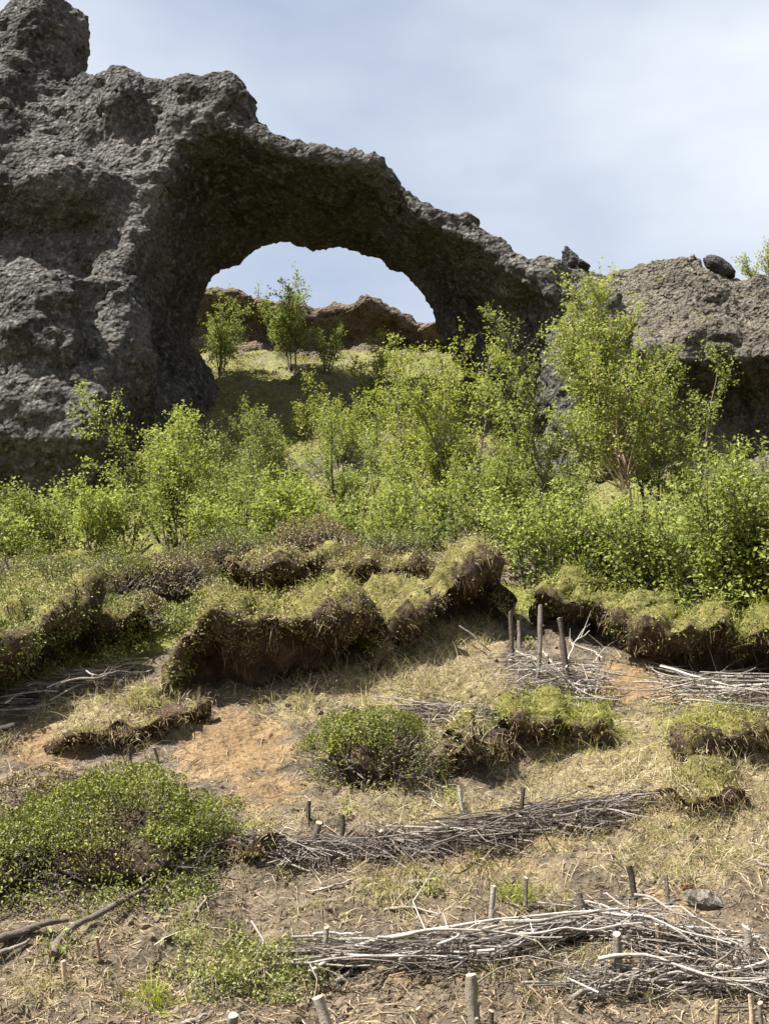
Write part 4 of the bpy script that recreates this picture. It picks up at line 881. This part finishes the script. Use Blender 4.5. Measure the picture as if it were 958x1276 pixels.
ST = [((585, 1215), (591, 1285), 14, 'stake_pale', 'thick pale post below the long brushwood row, beside a thin dark stake'),
      ((396, 1243), (412, 1296), 14, 'stake_pale', 'thick pale post leaning downhill of the creeping leafy mat'),
      ((288, 1266), (290, 1300), 12, 'stake_pale', 'pale post top just below the creeping leafy mat'),
      ((612, 1259), (611, 1292), 6, 'stake_dark', 'thin dark stake with white cut top beside a thick pale post'),
      ((521, 1256), (540, 1296), 8, 'stake_tan', 'tan leaning stake on bare soil left of a thick pale post'),
      ((768, 1163), (769, 1224), 10, 'stake_pale', 'pale cut post standing in the lower brushwood'),
      ((931, 1156), (932, 1207), 11, 'stake_pale', 'smooth pale post at the right end of the lower brushwood'),
      ((818, 1152), (820, 1190), 6, 'stake_tan', 'thin tan stake under the splayed brushwood end'),
      ((893, 1246), (891, 1292), 6, 'stake_tan', 'thin tan stake below the lower brushwood'),
      ((934, 1240), (938, 1280), 7, 'stake_tan', 'forked tan stake below the smooth pale post'),
      ((948, 1250), (947, 1292), 6, 'stake_pale', 'slim whitish stake beside the forked tan stake'),
      ((722, 1113), (732, 1156), 9, 'stake_dark', 'dark bark stake with white cut top in the long brushwood row'),
      ((616, 1104), (611, 1148), 6, 'branch_pale', 'white peeled stake sticking up from the long brushwood row'),
      ((654, 1094), (656, 1134), 5, 'stake_dark', 'thin grey brown stake in grass behind the long brushwood row'),
      ((783, 1080), (793, 1120), 7, 'stake_dark', 'dark leaning stake uphill of the splayed brushwood end'),
      ((830, 1090), (831, 1130), 5, 'stake_dark', 'thin dark stake near the grey flat stone'),
      ((384, 914), (388, 932), 7, 'stake_dark', 'short dark stump stake on the edge of the orange soil'),
      ((384, 998), (384, 1020), 6, 'stake_dark', 'short grey stake uphill of the middle brushwood, left of a leafy sprig'),
      ((397, 1026), (390, 1052), 9, 'stake_dark', 'thick dark leaning stake stub in the middle brushwood row'),
      ((427, 1016), (427, 1042), 6, 'stake_dark', 'short dark stake with leafy sprig behind the middle brushwood'),
      ((475, 1035), (479, 1056), 5, 'stake_dark', 'small dark stake stub in the middle brushwood row'),
      ((547, 1025), (533, 1048), 7, 'stake_tan', 'stub leaning right with pale cut end in the middle brushwood'),
      ((572, 979), (577, 1014), 6, 'stake_pale', 'grey stake with pale top in front of the dark round heath bush'),
      ((653, 981), (646, 1038), 5, 'stake_dark', 'tall thin dark stake in the thick end of the middle brushwood'),
      ((730, 1006), (731, 1032), 4, 'branch_pale', 'thin white peg in the thick end of the middle brushwood'),
      ((636, 762), (638, 834), 5, 'stake_dark', 'thin dark upright stake with a leafy sprout by the brush heap'),
      ((675, 756), (667, 848), 6, 'branch_grey', 'tall grey crooked stake standing in the brush heap'),
      ((697, 772), (709, 864), 8, 'stake_dark', 'tall thick dark stake with pale cut top at the brush heap'),
      ((646, 774), (647, 808), 5, 'stake_dark', 'short dark stake behind the thin dark sprouting stake'),
      ((718, 868), (719, 886), 5, 'stake_dark', 'tiny dark stub below the tall thick dark stake'),
      ((440, 881), (440, 896), 5, 'stake_dark', 'tiny dark stub uphill of the dark round heath bush'),
      ((161, 936), (165, 956), 4, 'stake_dark', 'thin curved dark peg above the large heath bush'),
      ((192, 931), (198, 952), 4, 'stake_dark', 'thin straight dark peg beside the rusty stone'),
      ((79, 1198), (81, 1226), 6, 'stake_tan', 'tan stub below the dark fallen root'),
      ((121, 1168), (125, 1202), 4, 'stake_tan', 'thin grey tan stub right of the dark fallen root'),
      ((409, 1156), (402, 1198), 7, 'branch_pale', 'whitish slanting stake at the left end of the long brushwood row'),
      ((546, 1192), (541, 1206), 4, 'branch_pale', 'small white peg directly below the long brushwood row')]
for s_ in ST: stake(*s_, bend=random.uniform(-0.02, 0.02))

# ------------------------------------------------------------------ brushwood
def curve_pts(P0, n, wob):
    p = smooth(resample(np.array(P0), n), 2); p[1:-1] += RNG.normal(size=(n-2, 3))*wob; return smooth(p, 1)
def branch_mesh(pts, r0, r1, mat, root, name='branch', forks=2, top=False, **kw):
    g = Geo(); n = len(pts); a = RNG.random(); g.tube(pts, np.linspace(r0, r1, n)*(1+0.08*RNG.normal(size=n)), 6, a=a)
    L = np.linalg.norm(pts[-1]-pts[0])
    for f in range(forks):
        i = RNG.integers(n//3, n-1); d = unit(unit(pts[min(i+1, n-1)]-pts[i-1])+RNG.normal(size=3)*np.array([.45, .45, .35])); l = L*RNG.uniform(0.15, 0.4); r = r0*0.45
        q = np.stack([pts[i], pts[i]+d*l*.5+RNG.normal(size=3)*l*.05, pts[i]+d*l+RNG.normal(size=3)*l*.1]); q[:, 2] = np.maximum(q[:, 2], Hg(q[:, 0], q[:, 1])+r)
        g.tube(q, np.array([r, r*.7, r*.3]), 4, a=a)
    if root is not None: return g.mk(name, mat, parent=root, smooth_=True)
    return g.mk(name, mat, base=pts[0], smooth_=True, **kw)
def pile(label, spine, width, height, nbr, ntw, Lr, rr, ang=0.25, mats=('branch_grey', 'branch_pale', 'branch_dark'), pm=(0.55, 0.25, 0.2), hero=(), seed=0, twl=(0.15, 0.45), cat='brushwood', tw='branch_grey'):
    """spine: pixels along the ground, width/height in metres"""
    spine = np.array(spine, float); W = resample(hit(spine[:, 0], spine[:, 1]), 40); root = empty('brushwood_row' if width < 0.4 else 'brushwood_pile', W.mean(0), label, cat, 'brushwood laid on the slope')
    def one(L, da):
        s = RNG.random(); i = int(s*38); t = unit(W[min(i+3, 39)]-W[max(i-3, 0)])[:2]; t = t*(1 if RNG.random() < .6 else -1)
        a = RNG.normal()*da; t = np.array([t[0]*math.cos(a)-t[1]*math.sin(a), t[0]*math.sin(a)+t[1]*math.cos(a)])
        off = RNG.normal()*width*0.4; c = W[i][:2]+np.array([0, off]); hgt = height*RNG.random()**0.8*np.exp(-(off/width)**2*1.5)
        m = 7; u = np.linspace(-.5, .5, m); xy = c+t[None]*(u*L)[:, None]; bow = RNG.normal(size=(1, 2))*0.11*L*(1-4*u[:, None]**2)+RNG.normal(size=(1, 2))*0.035*L*np.sin(u[:, None]*9+RNG.random()*6); xy = xy+bow
        g = Hg(xy[:, 0], xy[:, 1]); zl = g.mean()*0.35+0.65*np.interp(u, [-.5, .5], [g[0], g[-1]])
        z = np.maximum(zl+hgt+RNG.normal()*0.1*L*u*0.5, g+0.008)
        return smooth(np.c_[xy, z]+RNG.normal(size=(m, 3))*0.02*L, 1)
    for b_ in range(nbr):
        L = RNG.uniform(*Lr); pts = one(L, ang); r = RNG.uniform(*rr)
        branch_mesh(pts, r, r*0.4, mats[RNG.choice(len(mats), p=pm)], root, forks=int(RNG.integers(1, 4)))
    g = Geo()
    for b_ in range(ntw):
        pts = one(RNG.uniform(*twl), ang*1.8); r = RNG.uniform(0.0018, 0.004); g.tube(pts[::2], np.linspace(r, r*.5, 4), 3, cap=False, a=RNG.random())
    if ntw: g.mk('twigs', tw, parent=root, kind='stuff')
    for (pl, h, r, mt) in hero:
        pl = np.array(pl, float); hh = np.broadcast_to(h, (len(pl),))
        w_ = np.array([hit(a, b, float(c)) for (a, b), c in zip(pl, hh)])
        branch_mesh(curve_pts(w_, 14, 0.007), r*0.72, r*0.3, mt, root, forks=4)
    return root
BP, BGy = 'branch_pale', 'branch_grey'
pile('long bleached brushwood row across the lower slope', [(400, 1200), (470, 1195), (560, 1192), (640, 1182), (720, 1168), (770, 1160)], 0.05, 0.085, 70, 420, (0.3, 0.9), (0.0025, 0.007), 0.16, hero=[
    ([(385, 1212), (408, 1188), (450, 1172), (520, 1160), (600, 1150), (690, 1140), (770, 1132)], [.02, .05, .10, .12, .12, .12, .12], 0.013, BP),
    ([(470, 1168), (540, 1160), (620, 1160), (700, 1168)], .18, 0.010, BP), ([(545, 1178), (580, 1158), (600, 1148)], .16, 0.009, BP), ([(640, 1150), (700, 1142), (790, 1128), (860, 1140)], .17, 0.010, BGy),
    ([(390, 1165), (420, 1163), (450, 1166)], .08, 0.010, BP), ([(600, 1170), (660, 1162), (730, 1158), (800, 1150)], .15, 0.009, BP), ([(385, 1208), (396, 1218), (408, 1226)], .03, 0.010, BP)])
pile('splayed bleached brushwood heap by the grey flat stone', [(735, 1165), (790, 1165), (850, 1180), (905, 1186)], 0.09, 0.10, 26, 140, (0.35, 0.8), (0.003, 0.007), 0.25, pm=(0.45, 0.45, 0.1), hero=[
    ([(790, 1115), (810, 1117), (830, 1128), (860, 1150), (905, 1175)], .13, 0.010, BP), ([(735, 1136), (800, 1140), (850, 1160), (910, 1176)], .15, 0.009, BP), ([(800, 1120), (845, 1130), (905, 1166)], .12, 0.008, BP),
    ([(720, 1140), (780, 1150), (830, 1165), (890, 1185)], .12, 0.008, BP), ([(752, 1114), (785, 1132), (820, 1150)], .14, 0.006, BGy)])
pile('lowest brushwood row around the pale cut posts', [(715, 1240), (770, 1240), (830, 1232), (890, 1232), (960, 1228), (1040, 1222)], 0.09, 0.085, 32, 180, (0.25, 0.65), (0.003, 0.008), 0.35, hero=[
    ([(712, 1244), (740, 1228), (790, 1220), (850, 1222), (862, 1216)], .07, 0.014, BP), ([(745, 1195), (790, 1186), (830, 1196), (880, 1216), (925, 1230), (985, 1216)], [.12, .15, .15, .12, .1, .12], 0.012, BP),
    ([(760, 1222), (790, 1212), (820, 1212)], .1, 0.009, BP), ([(812, 1222), (835, 1210), (860, 1212), (920, 1222), (1000, 1218)], .1, 0.011, BP), ([(885, 1206), (920, 1178), (965, 1156)], .14, 0.009, 'branch_dark'), ([(712, 1238), (714, 1218), (730, 1200), (760, 1190)], .06, 0.006, BGy)])
pile('middle brushwood row left part, matted grey twigs', [(300, 1062), (350, 1066), (420, 1068), (490, 1066), (560, 1062)], 0.065, 0.085, 30, 380, (0.2, 0.55), (0.0022, 0.005), 0.45, pm=(0.5, 0.05, 0.45), tw='branch_dark', hero=[
    ([(425, 1045), (480, 1044), (540, 1036), (600, 1030)], .13, 0.006, BGy), ([(350, 1056), (380, 1044), (400, 1040)], .12, 0.006, BGy)])
pile('middle brushwood row right part, thick heap of dark twigs', [(550, 1056), (610, 1052), (680, 1040), (750, 1028), (800, 1018)], 0.09, 0.14, 48, 380, (0.25, 0.7), (0.0025, 0.006), 0.35, pm=(0.45, 0.08, 0.47), tw='branch_dark', hero=[
    ([(690, 1016), (740, 1008), (780, 1012), (808, 1018)], .13, 0.009, BP), ([(540, 1052), (600, 1030), (660, 1006), (730, 982)], .16, 0.007, BGy), ([(750, 1000), (790, 986), (812, 980)], .12, 0.007, BGy)])
pile('brush heap of pale twigs around the upright dark stakes', [(640, 856), (680, 862), (720, 872), (760, 878)], 0.42, 0.20, 46, 260, (0.15, 0.5), (0.0025, 0.008), 0.8, pm=(0.5, 0.35, 0.15), hero=[
    ([(676, 812), (690, 830), (705, 848), (730, 866), (770, 872)], .15, 0.012, BP), ([(645, 836), (665, 832), (680, 838), (702, 846)], .12, 0.012, BP), ([(705, 832), (712, 805), (722, 798), (734, 786)], .2, 0.009, BP), ([(738, 826), (748, 815), (756, 806)], .12, 0.007, BGy)])
pile('fan of long pale branches under the grassy bank', [(830, 862), (880, 872), (930, 872), (1000, 880)], 0.30, 0.16, 32, 120, (0.5, 1.2), (0.004, 0.009), 0.22, pm=(0.55, 0.35, 0.1), hero=[
    ([(822, 830), (860, 840), (900, 852), (960, 866), (1010, 872)], .14, 0.010, BP), ([(828, 858), (880, 846), (930, 850), (985, 852)], .14, 0.008, BP), ([(850, 872), (900, 876), (960, 882), (1000, 880)], .05, 0.010, BP), ([(836, 868), (870, 850), (900, 838)], .12, 0.007, BGy)])
pile('bleached brushwood heap tucked under the heath bank', [(20, 880), (70, 868), (120, 856), (165, 842)], 0.20, 0.14, 36, 140, (0.2, 0.55), (0.003, 0.008), 0.55, pm=(0.5, 0.4, 0.1), hero=[
    ([(70, 856), (90, 846), (125, 846), (140, 838)], .16, 0.014, BP), ([(30, 838), (45, 850), (55, 862), (68, 872)], .12, 0.008, BP), ([(100, 830), (118, 842), (150, 836)], .15, 0.009, BP), ([(0, 884), (40, 884), (70, 876)], .08, 0.009, BGy)])
pile('thin flat layer of dark twigs uphill of the dark heath bush', [(515, 892), (570, 894), (620, 900), (670, 900)], 0.12, 0.07, 26, 260, (0.3, 0.7), (0.002, 0.005), 0.25, pm=(0.4, 0.05, 0.55), tw='branch_dark')

def stick(label, pl, h, r, mat, name='fallen_branch', forks=1, group='loose sticks on the slope', cat='branch', wob=0.005):
    pl = np.array(pl, float); w_ = np.array([hit(a, b, float(c)) for (a, b), c in zip(pl, np.broadcast_to(h, (len(pl),)))])
    w_[:, 2] = np.maximum(w_[:, 2], Hg(w_[:, 0], w_[:, 1])+r*0.5)
    branch_mesh(curve_pts(w_, 14, wob), r, r*0.5, mat, None, name=name, forks=forks, label=label, cat=cat, group=group)
stick('thick dark root with pale worn bend lying under the large heath bush', [(66, 1190), (74, 1168), (92, 1152), (118, 1140), (150, 1122), (185, 1104)], [.03, .05, .06, .06, .06, .05], 0.020, 'branch_dark', 'fallen_root', 0)
stick('long dark fallen limb in the shade at the foot of the willow bush', [(-30, 1182), (10, 1166), (50, 1154), (85, 1146)], .04, 0.024, 'branch_dark', forks=0)
stick('pale broken limb lying beside the dark fallen limb', [(-20, 1196), (15, 1182), (38, 1170)], .03, 0.014, 'branch_grey', forks=0)
stick('pale log end at the left edge of the orange soil hollow', [(-30, 916), (-5, 908), (18, 902)], .03, 0.022, BP, forks=0)
stick('short white barked log lying beside a green sprig', [(506, 1102), (522, 1099), (538, 1095)], .03, 0.016, BP, 'short_log', 0)
stick('thin pale curly twig on dark soil above the creeping mat', [(313, 1148), (326, 1162), (329, 1178), (318, 1196)], .012, 0.006, BP)
stick('slender dark stick lying downhill of the turf clod', [(388, 1112), (410, 1106), (440, 1096)], .015, 0.007, BGy)
stick('slanting brown stick right of the large heath bush foot', [(242, 1138), (258, 1120), (266, 1102)], .015, 0.008, BGy)
stick('straight thin grey stick left of the long brushwood row', [(365, 1207), (380, 1190), (394, 1176)], .012, 0.004, BGy)
stick('bleached twisted root knot below the long brushwood row', [(418, 1224), (428, 1216), (438, 1212), (440, 1206)], .015, 0.013, BP, 'root_knot', 3)
stick('pale stick end at the foot of the soil', [(226, 1276), (240, 1272), (262, 1262)], .012, 0.009, BP)
stick('pale branch bit beside the lower brushwood row end', [(708, 1244), (722, 1238), (735, 1232)], .012, 0.009, BGy)
stick('grey twig poking out of the slope at the dry grass', [(940, 1072), (952, 1078), (980, 1084)], .05, 0.009, 'branch_dark')
stick('tan split stick lying above the long brushwood row', [(478, 1134), (505, 1131), (525, 1132), (546, 1140)], .015, 0.007, BP)
stick('long pale forked branch fallen over the straw draped bank', [(484, 760), (520, 738), (560, 720), (606, 716)], [.34, .36, .36, .32], 0.008, BP, forks=2)
stick('second pale branch fallen below the forked branch on the bank', [(484, 764), (530, 748), (562, 728), (590, 722)], [.34, .34, .34, .34], 0.006, BGy)
stick('dark bent twig arching over the straw mound', [(572, 780), (588, 790), (600, 803), (612, 812)], [.16, .14, .1, .03], 0.008, BGy, forks=0)
stick('pair of thin pale stalks leaning in the black hollow', [(352, 768), (362, 748), (368, 736)], [.03, .14, .2], 0.005, BP)
stick('pale stalk slanting out of the black hollow', [(350, 772), (372, 765), (384, 760)], [.05, .08, .1], 0.006, BP)
stick('thin red brown shoot bent over below the dark round heath bush', [(540, 1002), (536, 984), (530, 976), (522, 974)], [.03, .1, .14, .15], 0.004, 'stake_tan')
stick('thin bare stalk beside the bent red brown shoot', [(552, 1006), (535, 994), (526, 986)], [.02, .06, .1], 0.005, BP)

# ------------------------------------------------------------------ stones and sprigs
q = hit(880, 1132); boulder('stone', q+np.array([0, 0.04, .03]), (.10, .07, .05), 14, 3.1, 'stone_pale', 'grey flat stone beside the splayed brushwood heap', 'stone', 0.07)
q = hit(858, 1112); boulder('stone', q+np.array([0, 0.02, .015]), (.035, .03, .028), 0, 5.3, 'stone_rust', 'small orange stone next to the grey flat stone', 'stone')
q = hit(186, 930); boulder('stone', q+np.array([0, 0.03, .02]), (.055, .045, .035), 0, 7.7, 'stone_rust', 'rusty tan stone on the soil above the large heath bush', 'stone')
q = hit(209, 1138); boulder('stone', q+np.array([0, 0.02, .015]), (.024, .022, .03), 0, 8.7, 'stone_pale', 'small whitish stone at the creeping mat edge', 'stone')
q = hit(430, 1220); boulder('stone', q+np.array([0.06, 0.02, .008]), (.02, .02, .018), 0, 9.7, 'stone_pale', 'tiny pale stone below the long brushwood row', 'stone')
q = hit(368, 1180); boulder('stone', q+np.array([0, 0.02, .012]), (.03, .025, .022), 0, 1.7, 'stone_rust', 'small dull stone on dark soil left of the brushwood', 'stone')
q = rock_rest(714, 322); boulder('skyline_boulder', q+np.array([0.0, .15, .20]), (.13, .14, .28), -12, 4.4, 'rock_dark', 'dark upright skyline rock just above the tallest birch', 'boulder', 0.25)
q2 = q; boulder('skyline_boulder', q+np.array([0.15, .15, .16]), (.17, .14, .09), 15, 6.4, 'rock_dark', 'dark low rock leaning on the upright skyline rock', 'boulder', 0.25)
q = rock_rest(898, 318); boulder('skyline_boulder', q+np.array([0, .1, .22]), (.38, .24, .21), 33, 2.4, 'rock_dark', 'dark tilted oval boulder resting on the cliff crest', 'boulder', 0.10)
q = rock_rest(584, 272); boulder('boulder', q+np.array([0, .2, .06]), (.20, .2, .12), 12, 2.0, 'rock_brown', 'pale rounded boulder lying on top of the arch span', 'boulder', 0.08)

def sprig(px, py, n, h, label, mat='leaf_lime', dry=0):
    b = hit(px, py); root = empty('leafy_sprig', b, label, 'sprig', 'leafy sprigs on the slope'); g = Geo(); C = []
    for i in range(n):
        d = unit(np.array([RNG.normal()*0.35, RNG.normal()*0.3-.1, 1.0])); pts = np.stack([b-np.array([0, 0, .02]), b+d*h*.5+RNG.normal(size=3)*.008, b+d*h*(0.8+0.3*RNG.random())]); g.tube(pts, np.array([.0035, .0028, .0015]), 4, a=RNG.random())
        for t in np.linspace(0.45, 1.05, 9): C.append(pts[0]+(pts[2]-pts[0])*t+RNG.normal(size=3)*0.014)
    g.mk('stem', 'stake_tan', parent=root, smooth_=True); C = np.array(C); k = len(C)
    V, F, a = leaves(C, RNG.normal(size=(k, 3))+np.array([0, 0, .6]), RNG.normal(size=(k, 3))*.5+np.array([0, -.4, .6]), 0.026*(0.7+0.5*RNG.random(k)), 0.55)
    mk('leaves', V, F, mat, parent=root, attrs={'rnd': a}, kind='stuff')
sprig(64, 1212, 3, .16, 'two leaved sapling sprig below the dark fallen root'); sprig(95, 1200, 3, .14, 'leafy sprig with reddish stem right of the fallen root')
sprig(429, 1022, 3, .10, 'green sprig sprouting on a short dark stake'); sprig(533, 1116, 5, .08, 'bright green sprig by the short white barked log')
sprig(563, 1002, 4, .09, 'small green sprig beside the grey stake before the heath bush'); sprig(640, 790, 3, .26, 'leafy shoot climbing the thin dark upright stake')
sprig(660, 812, 4, .14, 'leafy green sprig among the brush heap stakes'); sprig(288, 1165, 3, .06, 'small sprig on bare soil below the heath bush')
# plant beds in front of the hollow and on the far moss
import time as _t
tri = sum(len(o.data.loops)-2*len(o.data.polygons) for o in bpy.data.objects if o.type == 'MESH')
print('TRIANGLES', tri, 'tree leaves', NL, 'grass', g1, g2, g3, 'objects', len(bpy.data.objects))
